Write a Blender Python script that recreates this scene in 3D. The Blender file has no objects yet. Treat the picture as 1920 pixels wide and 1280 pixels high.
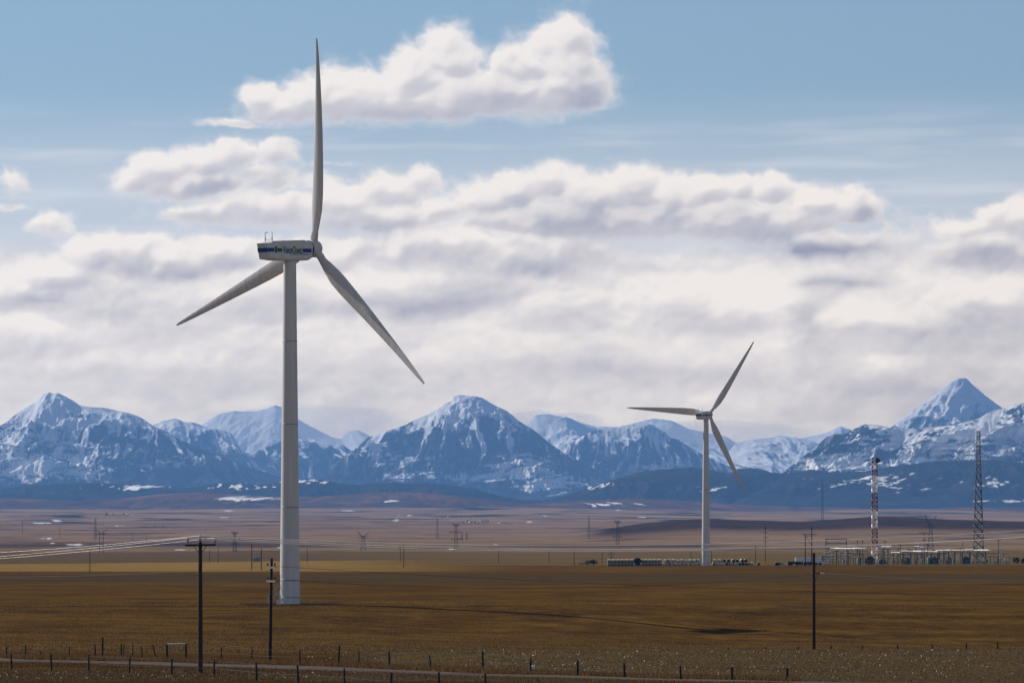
import bpy, math, random
import numpy as np
from mathutils import Vector, Matrix

random.seed(7)
RNG = np.random.default_rng(11)
R = math.radians
S = bpy.context.scene
COL = S.collection

# ------------------------------------------------------------------ camera
F = 10667.0          # focal length in photograph pixels (1920 wide, 200 mm lens)
HY = 1007.0          # photograph row of the level horizon
cam = bpy.data.cameras.new("camera")
cam.lens = 200; cam.sensor_width = 36; cam.clip_start = 1; cam.clip_end = 300000
cam.shift_y = (HY - 640) / 1920
cam_ob = bpy.data.objects.new("camera", cam); COL.objects.link(cam_ob)
cam_ob.location = (0, 0, 0); cam_ob.rotation_euler = (R(90), 0, 0)
S.camera = cam_ob

# ------------------------------------------------------------------ light
SUN_AZ, SUN_EL = -51.0, 34.5      # azimuth from +Y toward +X
sd = Vector((math.sin(R(SUN_AZ)) * math.cos(R(SUN_EL)), math.cos(R(SUN_AZ)) * math.cos(R(SUN_EL)), math.sin(R(SUN_EL))))
sl = bpy.data.lights.new("sun", 'SUN'); sl.energy = 5.0; sl.angle = R(0.55); sl.color = (1, .93, .84)
so = bpy.data.objects.new("sun", sl); COL.objects.link(so)
so.rotation_euler = sd.to_track_quat('Z', 'Y').to_euler()
W = bpy.data.worlds.new("World"); S.world = W; W.use_nodes = True
S.view_settings.view_transform = 'Standard'; S.view_settings.look = 'None'
S.view_settings.exposure = 0.0; S.view_settings.gamma = 1.0
S.cycles.use_denoising = True
S.cycles.max_bounces = 6; S.cycles.volume_bounces = 0; S.cycles.transparent_max_bounces = 12
S.cycles.sample_clamp_indirect = 6

nt = W.node_tree; N = nt.nodes; L = nt.links
for n in list(N): N.remove(n)
wo = N.new('ShaderNodeOutputWorld'); bg = N.new('ShaderNodeBackground'); bg.inputs[1].default_value = 0.074
L.new(bg.outputs[0], wo.inputs[0])
sky = N.new('ShaderNodeTexSky'); sky.sky_type = 'NISHITA'; sky.sun_disc = False
sky.sun_elevation = R(SUN_EL); sky.sun_rotation = R(SUN_AZ)
sky.altitude = 1100; sky.air_density = 1.0; sky.dust_density = 0.3; sky.ozone_density = 3.0
tc = N.new('ShaderNodeTexCoord')
# cloud added over the unseen sky dome to neutralise ambient light (the banks ahead are built as their own sheet)
nz = N.new('ShaderNodeTexNoise'); nz.inputs['Scale'].default_value = 5; nz.inputs['Detail'].default_value = 6
mp = N.new('ShaderNodeMapping'); mp.inputs['Scale'].default_value = (1, 1, 2.6)
L.new(tc.outputs['Generated'], mp.inputs[0]); L.new(mp.outputs[0], nz.inputs['Vector'])
rp = N.new('ShaderNodeMapRange'); rp.interpolation_type = 'SMOOTHSTEP'
rp.inputs[1].default_value = .44; rp.inputs[2].default_value = .6
L.new(nz.outputs[0], rp.inputs[0])
sx = N.new('ShaderNodeSeparateXYZ'); L.new(tc.outputs['Generated'], sx.inputs[0])
# clear of cloud only in the window of sky the cloud sheet fills
def mnode(op, a, b=None):
    m = N.new('ShaderNodeMath'); m.operation = op
    for i, v in enumerate((a, b)):
        if v is None: continue
        if isinstance(v, (int, float)): m.inputs[i].default_value = v
        else: L.new(v, m.inputs[i])
    return m.outputs[0]
az = mnode('ABSOLUTE', mnode('ARCTAN2', sx.outputs[0], sx.outputs[1]))
el = mnode('ARCSINE', sx.outputs[2])
def ss(v, lo, hi):
    m = N.new('ShaderNodeMapRange'); m.interpolation_type = 'SMOOTHSTEP'
    m.inputs[1].default_value = lo; m.inputs[2].default_value = hi; L.new(v, m.inputs[0]); return m.outputs[0]
outside = mnode('MAXIMUM', ss(az, .11, .15), ss(el, .105, .15))
cm = mnode('MULTIPLY', rp.outputs[0], outside)
above = ss(el, -.01, .01)
cm = mnode('MULTIPLY', cm, above)
mx = N.new('ShaderNodeMix'); mx.data_type = 'RGBA'
L.new(cm, mx.inputs[0]); L.new(sky.outputs[0], mx.inputs[6]); mx.inputs[7].default_value = (2.7, 2.6, 2.65, 1)
L.new(mx.outputs[2], bg.inputs[0])

HAZE_COLOR = (.21, .47, 1.0, 1); HAZE_DENSITY = 2.1e-5; HAZE_ANISO = .35

# ------------------------------------------------------------------ numpy noise
def _hash(ix, iy, seed):
    h = (ix.astype(np.int64) * 374761393 + iy.astype(np.int64) * 668265263 + seed * 1442695041) & 0xffffffff
    h = ((h ^ (h >> 13)) * 1274126177) & 0xffffffff
    return (h ^ (h >> 16)) & 0xffffffff
def noise(x, y, seed=0):
    """gradient noise about -1..1"""
    x, y = np.broadcast_arrays(np.asarray(x, float), np.asarray(y, float))
    ix = np.floor(x); iy = np.floor(y); fx = x - ix; fy = y - iy
    u = fx * fx * fx * (fx * (fx * 6 - 15) + 10); v = fy * fy * fy * (fy * (fy * 6 - 15) + 10)
    def g(dx, dy):
        a = _hash(ix + dx, iy + dy, seed) * (2 * math.pi / 4294967296.0)
        return np.cos(a) * (fx - dx) + np.sin(a) * (fy - dy)
    n0 = g(0, 0) * (1 - u) + g(1, 0) * u; n1 = g(0, 1) * (1 - u) + g(1, 1) * u
    return (n0 * (1 - v) + n1 * v) * 1.45
def fbm(x, y, oct=5, seed=0, gain=.5, lac=2.03):
    s = 0; a = 1; t = 0
    for i in range(oct):
        s = s + a * noise(x * lac ** i + i * 17.3, y * lac ** i - i * 9.1, seed + i); t += a; a *= gain
    return s / t
def ridged(x, y, oct=4, seed=0, gain=.55):
    s = 0; a = 1; t = 0
    for i in range(oct):
        s = s + a * (1 - np.abs(noise(x * 2.1 ** i + i * 5.3, y * 2.1 ** i + i * 3.7, seed + i)) * 1.6); t += a; a *= gain
    return s / t
def sstep(v, a, b):
    t = np.clip((v - a) / (b - a), 0, 1); return t * t * (3 - 2 * t)
def lin(c):
    c = np.asarray(c, float) / 255.0
    return np.where(c <= .04045, c / 12.92, ((c + .055) / 1.055) ** 2.4)
def mix(a, b, m):
    m = np.asarray(m)[..., None]; return a * (1 - m) + b * m

# ------------------------------------------------------------------ materials
MATS = {}
def mat(name, color, rough=.6, metal=0, var=.12, scale=3.0, bump=0, spec=.3, attr=False, fine=None):
    if name in MATS: return MATS[name]
    m = bpy.data.materials.new(name); m.use_nodes = True; t = m.node_tree
    b = t.nodes['Principled BSDF']; b.inputs['Roughness'].default_value = rough; b.inputs['Metallic'].default_value = metal
    b.inputs['Specular IOR Level'].default_value = spec
    tcx = t.nodes.new('ShaderNodeTexCoord'); nn = t.nodes.new('ShaderNodeTexNoise')
    nn.inputs['Scale'].default_value = scale; nn.inputs['Detail'].default_value = 6; nn.inputs['Roughness'].default_value = .65
    t.links.new(tcx.outputs['Object'], nn.inputs['Vector'])
    mr = t.nodes.new('ShaderNodeMapRange'); mr.inputs[1].default_value = .3; mr.inputs[2].default_value = .7
    mr.inputs[3].default_value = 1 - var; mr.inputs[4].default_value = 1 + var
    t.links.new(nn.outputs[0], mr.inputs[0])
    vm = t.nodes.new('ShaderNodeVectorMath'); vm.operation = 'SCALE'
    if attr:
        at = t.nodes.new('ShaderNodeAttribute'); at.attribute_name = 'Col'; t.links.new(at.outputs['Color'], vm.inputs[0])
    else:
        vm.inputs[0].default_value = color[:3]
    t.links.new(mr.outputs[0], vm.inputs['Scale']); t.links.new(vm.outputs[0], b.inputs['Base Color'])
    if bump:
        bp = t.nodes.new('ShaderNodeBump'); bp.inputs['Strength'].default_value = 1; bp.inputs['Distance'].default_value = bump
        t.links.new(nn.outputs[0], bp.inputs['Height']); t.links.new(bp.outputs[0], b.inputs['Normal'])
    MATS[name] = m; return m

# ------------------------------------------------------------------ mesh helpers
def np_mesh(name, verts, faces, material, cols=None, smooth=True):
    me = bpy.data.meshes.new(name)
    verts = np.asarray(verts, np.float32); faces = np.asarray(faces, np.int32); k = faces.shape[1]
    me.vertices.add(len(verts)); me.vertices.foreach_set('co', verts.ravel())
    me.loops.add(faces.size); me.loops.foreach_set('vertex_index', faces.ravel())
    me.polygons.add(len(faces)); me.polygons.foreach_set('loop_start', np.arange(0, faces.size, k, dtype=np.int32))
    me.polygons.foreach_set('loop_total', np.full(len(faces), k, np.int32))
    if smooth: me.polygons.foreach_set('use_smooth', np.ones(len(faces), bool))
    me.update(calc_edges=True)
    if cols is not None:
        c = np.ones((len(verts), 4), np.float32); c[:, :cols.shape[1]] = cols
        a = me.color_attributes.new('Col', 'FLOAT_COLOR', 'POINT'); a.data.foreach_set('color', c.ravel())
    me.materials.append(material)
    o = bpy.data.objects.new(name, me); COL.objects.link(o); return o
def grid_faces(nr, nc):
    i = np.arange(nr - 1)[:, None] * nc + np.arange(nc - 1)[None]
    return np.stack([i, i + 1, i + nc + 1, i + nc], -1).reshape(-1, 4)

class MB:
    def __init__(s): s.v = []; s.f = []; s.sm = []
    def add(s, vs, fs, smooth=False):
        n = len(s.v); s.v += [tuple(v) for v in vs]; s.f += [tuple(i + n for i in f) for f in fs]; s.sm += [smooth] * len(fs)
    def box(s, c, d, M=None):
        x, y, z = [k / 2 for k in d]
        vs = [Vector((a * x, b * y, e * z)) for a in (-1, 1) for b in (-1, 1) for e in (-1, 1)]
        if M is not None: vs = [M @ v for v in vs]
        s.add([v + Vector(c) for v in vs], [(0, 1, 3, 2), (4, 6, 7, 5), (0, 4, 5, 1), (2, 3, 7, 6), (0, 2, 6, 4), (1, 5, 7, 3)])
    def tube(s, p, q, r, r2=None, n=6, cap=True):
        p = Vector(p); q = Vector(q); r2 = r if r2 is None else r2
        ax = (q - p); 
        if ax.length < 1e-6: return
        m = ax.to_track_quat('Z', 'Y').to_matrix()
        vs = []
        for P, rr in ((p, r), (q, r2)):
            for k in range(n):
                a = 2 * math.pi * k / n; vs.append(P + m @ Vector((math.cos(a) * rr, math.sin(a) * rr, 0)))
        fs = [(k, (k + 1) % n, n + (k + 1) % n, n + k) for k in range(n)]
        s.add(vs, fs, n > 6)
        if cap: s.add(vs, [tuple(range(n))[::-1], tuple(range(n, 2 * n))])
    def path(s, pts, r, n=6):
        pts = [Vector(p) for p in pts]; vs = []
        for i, P in enumerate(pts):
            ax = pts[min(i + 1, len(pts) - 1)] - pts[max(i - 1, 0)]
            m = ax.to_track_quat('Z', 'Y').to_matrix()
            vs += [P + m @ Vector((math.cos(2 * math.pi * k / n) * r, math.sin(2 * math.pi * k / n) * r, 0)) for k in range(n)]
        fs = [(i * n + k, i * n + (k + 1) % n, (i + 1) * n + (k + 1) % n, (i + 1) * n + k) for i in range(len(pts) - 1) for k in range(n)]
        s.add(vs, fs, True)
    def lathe(s, prof, n=24, M=None, c=(0, 0, 0), cap=True):
        vs = []
        for r, z in prof:
            for k in range(n):
                a = 2 * math.pi * k / n; v = Vector((r * math.cos(a), r * math.sin(a), z))
                vs.append((M @ v if M is not None else v) + Vector(c))
        fs = [(i * n + k, i * n + (k + 1) % n, (i + 1) * n + (k + 1) % n, (i + 1) * n + k) for i in range(len(prof) - 1) for k in range(n)]
        s.add(vs, fs, True)
        if cap:
            m = (len(prof) - 1) * n; s.add(vs, [tuple(range(n))[::-1], tuple(range(m, m + n))])
    def build(s, name, m, parent=None):
        me = bpy.data.meshes.new(name); me.from_pydata(s.v, [], s.f); me.materials.append(m)
        me.polygons.foreach_set('use_smooth', s.sm); me.update()
        o = bpy.data.objects.new(name, me); COL.objects.link(o)
        if parent is not None: o.parent = parent
        return o
def tag(o, label=None, cat=None, group=None, kind=None):
    if label: o['label'] = label
    if cat: o['category'] = cat
    if group: o['group'] = group
    if kind: o['kind'] = kind
    return o
def thing(name, loc, label, cat, group=None, rz=0):
    o = bpy.data.objects.new(name, None); COL.objects.link(o); o.location = loc; o.rotation_euler = (0, 0, rz)
    return tag(o, label, cat, group)
def copy_tree(o, parent=None):
    c = o.copy(); COL.objects.link(c)
    if parent is not None: c.parent = parent
    for ch in list(o.children): copy_tree(ch, c)
    return c
def ordinal(n):
    return "%d%s" % (n, 'th' if 10 <= n % 100 <= 20 else {1: 'st', 2: 'nd', 3: 'rd'}.get(n % 10, 'th'))

# ------------------------------------------------------------------ terrain
CPX = np.array([-4000, 0, 520, 960, 1400, 1920, 6000.])
_T = [  # depth, then the row of the photograph where the ground lies, per column
 (373, 1261, 1261, 1263, 1264, 1264), (410, 1239, 1239, 1240, 1238, 1236), (440, 1227, 1228, 1220, 1219, 1217),
 (480, 1217, 1219, 1222, 1228, 1228), (540, 1203, 1208, 1217, 1229, 1229), (600, 1184, 1192, 1204, 1216, 1216),
 (657, 1160, 1166, 1186, 1203, 1212), (690, 1146, 1146, 1157, 1174, 1184), (724, 1135, 1132, 1133, 1138, 1144),
 (760, 1127, 1125, 1126, 1128, 1134), (900, 1107, 1107, 1107, 1107, 1107), (1200, 1083, 1083, 1083, 1082, 1082),
 (1746, 1064, 1063, 1062, 1060, 1059), (2100, 1055, 1055, 1053, 1051, 1050), (2600, 1046, 1045, 1045, 1043, 1042),
 (3500, 1035, 1035, 1036, 1034, 1032), (5000, 1021, 1020, 1020, 1018, 1017), (7000, 1005, 1005, 1006, 1004, 1002),
 (10000, 988, 988, 989, 988, 988), (14000, 971, 971, 972, 974, 975), (18000, 958, 958, 959, 962, 964),
 (22000, 950, 950, 951, 955, 957), (26000, 946, 946, 947, 952, 954), (40000, 944, 944, 944, 950, 952)]
TD = np.array([1, 60, 150, 250, 320] + [r[0] for r in _T], float)
TZ = [[-2.0] * 5, [-2.8] * 5, [-4.8] * 5, [-7.1] * 5, [-8.3] * 5]
for r in _T: TZ.append([-(y - HY) * r[0] / F for y in r[1:]])
TZ = np.array(TZ); TZ = np.concatenate([TZ[:, :1], TZ, TZ[:, -1:]], 1)
LTD = np.log(TD)
def ground_z(px, d):
    px, d = np.broadcast_arrays(np.asarray(px, float), np.asarray(d, float))
    q = np.log(np.clip(d, 1.0, 39999)); i = np.clip(np.searchsorted(LTD, q) - 1, 0, len(LTD) - 2)
    h = LTD[i + 1] - LTD[i]; t = (q - LTD[i]) / h
    p = np.clip(px, CPX[0], CPX[-1] - 1e-3); j = np.clip(np.searchsorted(CPX, p, side='right') - 1, 0, len(CPX) - 2)
    s = (p - CPX[j]) / (CPX[j + 1] - CPX[j]); s = s * s * (3 - 2 * s)
    def row(k): return TZ[k, j] * (1 - s) + TZ[k, j + 1] * s
    z0, z1 = row(i), row(i + 1); im = np.maximum(i - 1, 0); ip = np.minimum(i + 2, len(LTD) - 1)
    m0 = (z1 - row(im)) / (LTD[i + 1] - LTD[im]) * h; m1 = (row(ip) - z0) / (LTD[ip] - LTD[i]) * h
    lim = 3 * np.abs(z1 - z0)
    same0 = np.sign(m0) == np.sign(z1 - z0); same1 = np.sign(m1) == np.sign(z1 - z0)
    m0 = np.where(same0, np.sign(m0) * np.minimum(np.abs(m0), lim), 0); m1 = np.where(same1, np.sign(m1) * np.minimum(np.abs(m1), lim), 0)
    t2 = t * t; t3 = t2 * t
    z = (2 * t3 - 3 * t2 + 1) * z0 + (t3 - 2 * t2 + t) * m0 + (-2 * t3 + 3 * t2) * z1 + (t3 - t2) * m1
    X = (px - 960) / F * d
    pxl = d / F                                   # metres per photograph pixel
    amp = .35 + 1.0 * sstep(d, 700, 2500) + 4.0 * sstep(d, 4500, 9000)
    z = z + amp * pxl * fbm(px / 420, q * 9, 3, 5)
    z = z + .05 * noise(X / 9, d / 14, 8) * sstep(d, 100, 300) * (1 - sstep(d, 1500, 3000))
    # the long dark rise right of the middle
    hill = np.interp(px, [1050, 1120, 1200, 1290, 1340, 1400, 1500, 1570, 1640, 1700, 1780, 1920, 2300, 3000], [0, 4, 16, 25, 26, 23, 21, 25, 29, 27, 22, 20, 16, 0])
    return z + hill * 8000 / F * np.exp(-((d - 8000) / 1100.) ** 2)
def gp(px, py, d0=330, d1=26000):
    """point where the sight line through a photograph pixel first meets the ground"""
    d = np.exp(np.linspace(math.log(d0), math.log(d1), 6000))
    y = HY - ground_z(px, d) * F / d
    k = np.argmax(y <= py); 
    if y[k] > py: k = len(d) - 1
    return Vector(((px - 960) / F * d[k], d[k], float(ground_z(px, d[k]))))
def at(px, d, dz=0):
    return Vector(((px - 960) / F * d, d, float(ground_z(px, d)) + dz))
def pt(px, py, d): return Vector(((px - 960) / F * d, d, -(py - HY) * d / F))

pxs = np.concatenate([960 - np.geomspace(1620, 9600, 40)[::-1], np.arange(-600, 2521, 3.0)[1:-1], 960 + np.geomspace(1620, 9600, 40)])
ds = np.concatenate([np.geomspace(2, 300, 40)[:-1], np.geomspace(300, 800, 260)[:-1], np.geomspace(800, 3000, 140)[:-1], np.geomspace(3000, 40000, 280)])
PX, DD = np.meshgrid(pxs, ds)
ZZ = ground_z(PX, DD); XX = (PX - 960) / F * DD
YY = HY - ZZ * F / DD
lq = np.log(DD)
LIT = .92
def A(r, g, b): return lin((r, g, b)) / LIT
wob = fbm(PX / 300, lq * 6, 4, 21)
n1 = fbm(XX / 60, DD / 40, 5, 31); n2 = fbm(PX / 260, DD / 7, 4, 41); n3 = fbm(XX / 14, DD / 10, 4, 44)
c = np.zeros(PX.shape + (3,)) + A(58, 42, 27)
c = mix(c, A(78, 58, 36), sstep(n1 + n3 * .6, -.1, .5))
c = mix(c, A(92, 62, 30), sstep(n3, .1, .6) * .5)
fld = sstep(DD, 425, 470)
fc = mix(A(74, 51, 29) + 0 * c, A(92, 68, 38) + 0 * c, sstep(n2 + .4 * n1, -.25, .45))
fc = mix(fc, A(56, 42, 32), sstep(fbm(PX / 200, DD / 22, 4, 51), .05, .5) * .75)
fc = mix(fc, A(86, 61, 34), sstep(fbm(PX / 330, DD / 9, 3, 61), .2, .55) * .7)
c = mix(c, fc, fld)
kn = sstep(PX, 620, 780) * np.maximum(sstep(DD, 372, 392), sstep(PX, 950, 1050)) * (1 - sstep(DD, 452, 466))
c = mix(c, mix(A(88, 70, 46) + 0 * c, A(72, 56, 38), sstep(n3, -.2, .5)), kn)
c = mix(c, A(64, 54, 46), .7 * sstep(YY + wob * 3, 1074, 1077) * (1 - sstep(YY + wob * 3, 1088, 1094)) * sstep(DD, 900, 1000))
gold = sstep(DD, 1340, 1380) * (1 - sstep(YY - wob * 1.5, 1054.5, 1056) * 0)
gold = sstep(-(YY + wob * 1.0), -1071.5 + (PX * .0), -1070) * sstep(YY + wob * .8 + PX * .010, 1056, 1057.5) * (1 - sstep(PX, 560, 1050)) * sstep(DD, 1200, 1300)
c = mix(c, mix(A(124, 98, 64) + 0 * c, A(104, 80, 50), sstep(n2, 0, .5)), gold)
far = sstep(-(YY + wob * 1.5), -1061, -1057) * (1 - gold) * sstep(DD, 1500, 1700)
fc2 = mix(A(90, 74, 56) + 0 * c, A(106, 82, 60), sstep(fbm(PX / 400, lq * 40, 4, 71), -.1, .4))
fc2 = mix(fc2, A(84, 68, 58), sstep(-PX + 300 * wob, -900, -500) * .8)
c = mix(c, fc2, far)
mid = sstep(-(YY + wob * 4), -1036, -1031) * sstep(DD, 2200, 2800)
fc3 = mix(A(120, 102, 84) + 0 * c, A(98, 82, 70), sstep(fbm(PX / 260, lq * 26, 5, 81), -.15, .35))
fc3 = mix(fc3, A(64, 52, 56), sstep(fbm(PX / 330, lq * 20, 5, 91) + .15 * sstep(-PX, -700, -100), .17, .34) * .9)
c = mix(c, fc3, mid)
for y_t, w_t, a_t, sd_ in ((1109, .9, .35, 1), (1147, 1.0, .3, 2), (1151, .8, .3, 3), (1187, 1.3, .3, 4), (1201, 1.2, .25, 5), (1092, .7, .4, 6)):
    ln = np.exp(-((YY - y_t - 5 * noise(PX / 700, 0 * PX, 60 + sd_) - .004 * (PX - 960)) / w_t) ** 2) * sstep(noise(PX / 240, 0 * PX + sd_, 66), -.35, .15) * (DD > 455) * (DD < 1400)
    c = mix(c, A(48, 37, 26), ln * a_t * 1.6)
trk = np.exp(-((YY - 1136 - 2.5 * noise(PX / 140, 0 * PX, 7)) / 1.7) ** 2) * (1 - sstep(PX, 480, 620)) * (.5 + .5 * sstep(noise(PX / 60, DD / 6, 9), -.4, .3)) * (DD > 650)
c = mix(c, A(40, 30, 22), np.clip(trk, 0, 1) * .8)
band = np.exp(-((YY + wob * 2 - (1020 + .008 * np.abs(PX - 300))) / 4.5) ** 2) * (1 - sstep(PX, 480, 760)) + np.exp(-((YY - 1023 + wob) / 3) ** 2) * sstep(PX, 860, 1000) * (1 - sstep(PX, 1300, 1400))
c = mix(c, A(48, 40, 46), np.clip(band, 0, 1) * .85 * mid)
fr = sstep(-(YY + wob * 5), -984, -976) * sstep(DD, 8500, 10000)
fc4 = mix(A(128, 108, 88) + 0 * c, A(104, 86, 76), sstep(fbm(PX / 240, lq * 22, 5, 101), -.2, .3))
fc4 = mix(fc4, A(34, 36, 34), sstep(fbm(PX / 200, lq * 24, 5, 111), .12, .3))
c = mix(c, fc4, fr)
hl = np.exp(-((DD - 7900) / 1050.) ** 4) * sstep(PX, 1080, 1160) * sstep(ZZ + ground_z(0, 7000) * 0, -1e9, 1)
c = mix(c, mix(A(56, 43, 38) + 0 * c, A(44, 36, 36), sstep(n1, -.1, .3)), np.clip(hl * 1.3, 0, 1))  # cloud shadow over the rise, put into the ground colour
# old snow lying in hollows
SN = [(77, 980, 24, 2.2), (107, 976, 12, 2.6), (87, 1009, 14, 1.8), (140, 1020.5, 24, 2.2), (99, 1018, 6, 1.2), (222, 985.5, 10, 1), (742, 975, 8, 2), (768, 966, 9, 1.2), (930, 1020, 6, 1.2),
      (1063, 944, 20, 1.6), (1205, 969, 12, 1.2), (1380, 949, 5, 1.4), (1596, 948, 8, 1.4), (420, 969, 10, 1), (430, 957, 15, 1.6), (655, 957, 16, 1.6), (880, 978, 6, 1), (935, 980, 6, 1.2),
      (992, 978, 7, 1.4), (1020, 967, 5, 1.4), (340, 1030, 20, 1), (845, 1029.5, 12, 1.6), (530, 1026, 18, 1.2), (372, 910, 30, 2), (1130, 950, 6, 1.2), (1160, 956, 7, 1.2), (1240, 952, 6, 1)]
sn = np.zeros_like(PX); e1 = fbm(PX / 9, YY / 1.8, 3, 131)
far_y = np.where((DD > 2000) & (DD < 24000), YY, 9999)
for x0, y0, w, h in SN:
    sn = np.maximum(sn, 1 - (((PX - x0) / w) ** 2 + ((far_y - y0) / h) ** 2) + e1 * 1.3)
c = mix(c, np.array([.62, .63, .66]), sstep(sn, .2, 1.0) * (np.abs(far_y - YY) < 1))
c = np.where(sn[..., None] > .2, c, c * mix(np.array([.98, 1.04, .80]) + 0 * c, np.array([1.15, 1.06, .95]), sstep(DD, 1800, 6000)))
c = np.clip(c, 0.004, .85)
gm = mat('dry_grassland', None, rough=.95, var=.22, scale=.35, bump=.0, spec=0, attr=True)
# finer world-scale mottling (clods, stubble, thin patches) on top of the field colours
mr_ = [n for n in gm.node_tree.nodes if n.type == 'MAP_RANGE'][0]; mr_.inputs[1].default_value = .36; mr_.inputs[2].default_value = .64; mr_.inputs[3].default_value = .66; mr_.inputs[4].default_value = 1.34
nt_ = [n for n in gm.node_tree.nodes if n.type == 'TEX_NOISE'][0]; nt_.inputs['Detail'].default_value = 10; nt_.inputs['Roughness'].default_value = .72
t = gm.node_tree; b = t.nodes['Principled BSDF']
n_ = t.nodes.new('ShaderNodeTexNoise'); n_.inputs['Scale'].default_value = 2.2; n_.inputs['Detail'].default_value = 5; n_.inputs['Roughness'].default_value = .75
g_ = t.nodes.new('ShaderNodeNewGeometry'); t.links.new(g_.outputs['Position'], n_.inputs['Vector'])
bp = t.nodes.new('ShaderNodeBump'); bp.inputs['Distance'].default_value = .05; t.links.new(n_.outputs[0], bp.inputs['Height']); t.links.new(bp.outputs[0], b.inputs['Normal'])
g = np_mesh('ground', np.stack([XX, DD, ZZ], -1).reshape(-1, 3), grid_faces(*PX.shape), gm, c.reshape(-1, 3))
tag(g, kind='structure')

# ------------------------------------------------------------------ gravel road
RL = [(-1300, 640), (-500, 480), (-200, 437), (0, 413), (240, 401.5), (480, 391.5), (720, 378.5), (960, 362.5), (1300, 340), (2200, 290)]
def road_pts():
    P = [Vector(((p - 960) / F * d, d, 0)) for p, d in RL]; out = []
    for i in range(len(P) - 1):
        a, b_ = P[max(i - 1, 0)], P[i]; c_, d_ = P[i + 1], P[min(i + 2, len(P) - 1)]
        for k in range(30):
            u = k / 30; out.append(.5 * ((2 * b_) + (c_ - a) * u + (2 * a - 5 * b_ + 4 * c_ - d_) * u * u + (-a + 3 * b_ - 3 * c_ + d_) * u ** 3))
    return out
rp_ = road_pts(); rv = []
for i, p in enumerate(rp_):
    tdir = (rp_[min(i + 1, len(rp_) - 1)] - rp_[max(i - 1, 0)]).normalized(); nr = Vector((-tdir.y, tdir.x, 0))
    for k in range(9):
        s_ = (k - 4) / 4; q = p + nr * (s_ * 3.1 + .25 * noise(i * .35, k * 3.0, 3) * (abs(s_) == 1))
        rv.append((q.x, q.y, float(ground_z(q.x * F / q.y + 960, q.y)) + .10 * (1 - s_ * s_) + .03))
rm = mat('grey_gravel', tuple(lin((88, 80, 74)) / LIT), rough=.95, var=.28, scale=1.3, bump=.03, spec=0)
tag(np_mesh('gravel_road', rv, grid_faces(len(rp_), 9), rm), kind='structure')

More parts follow.
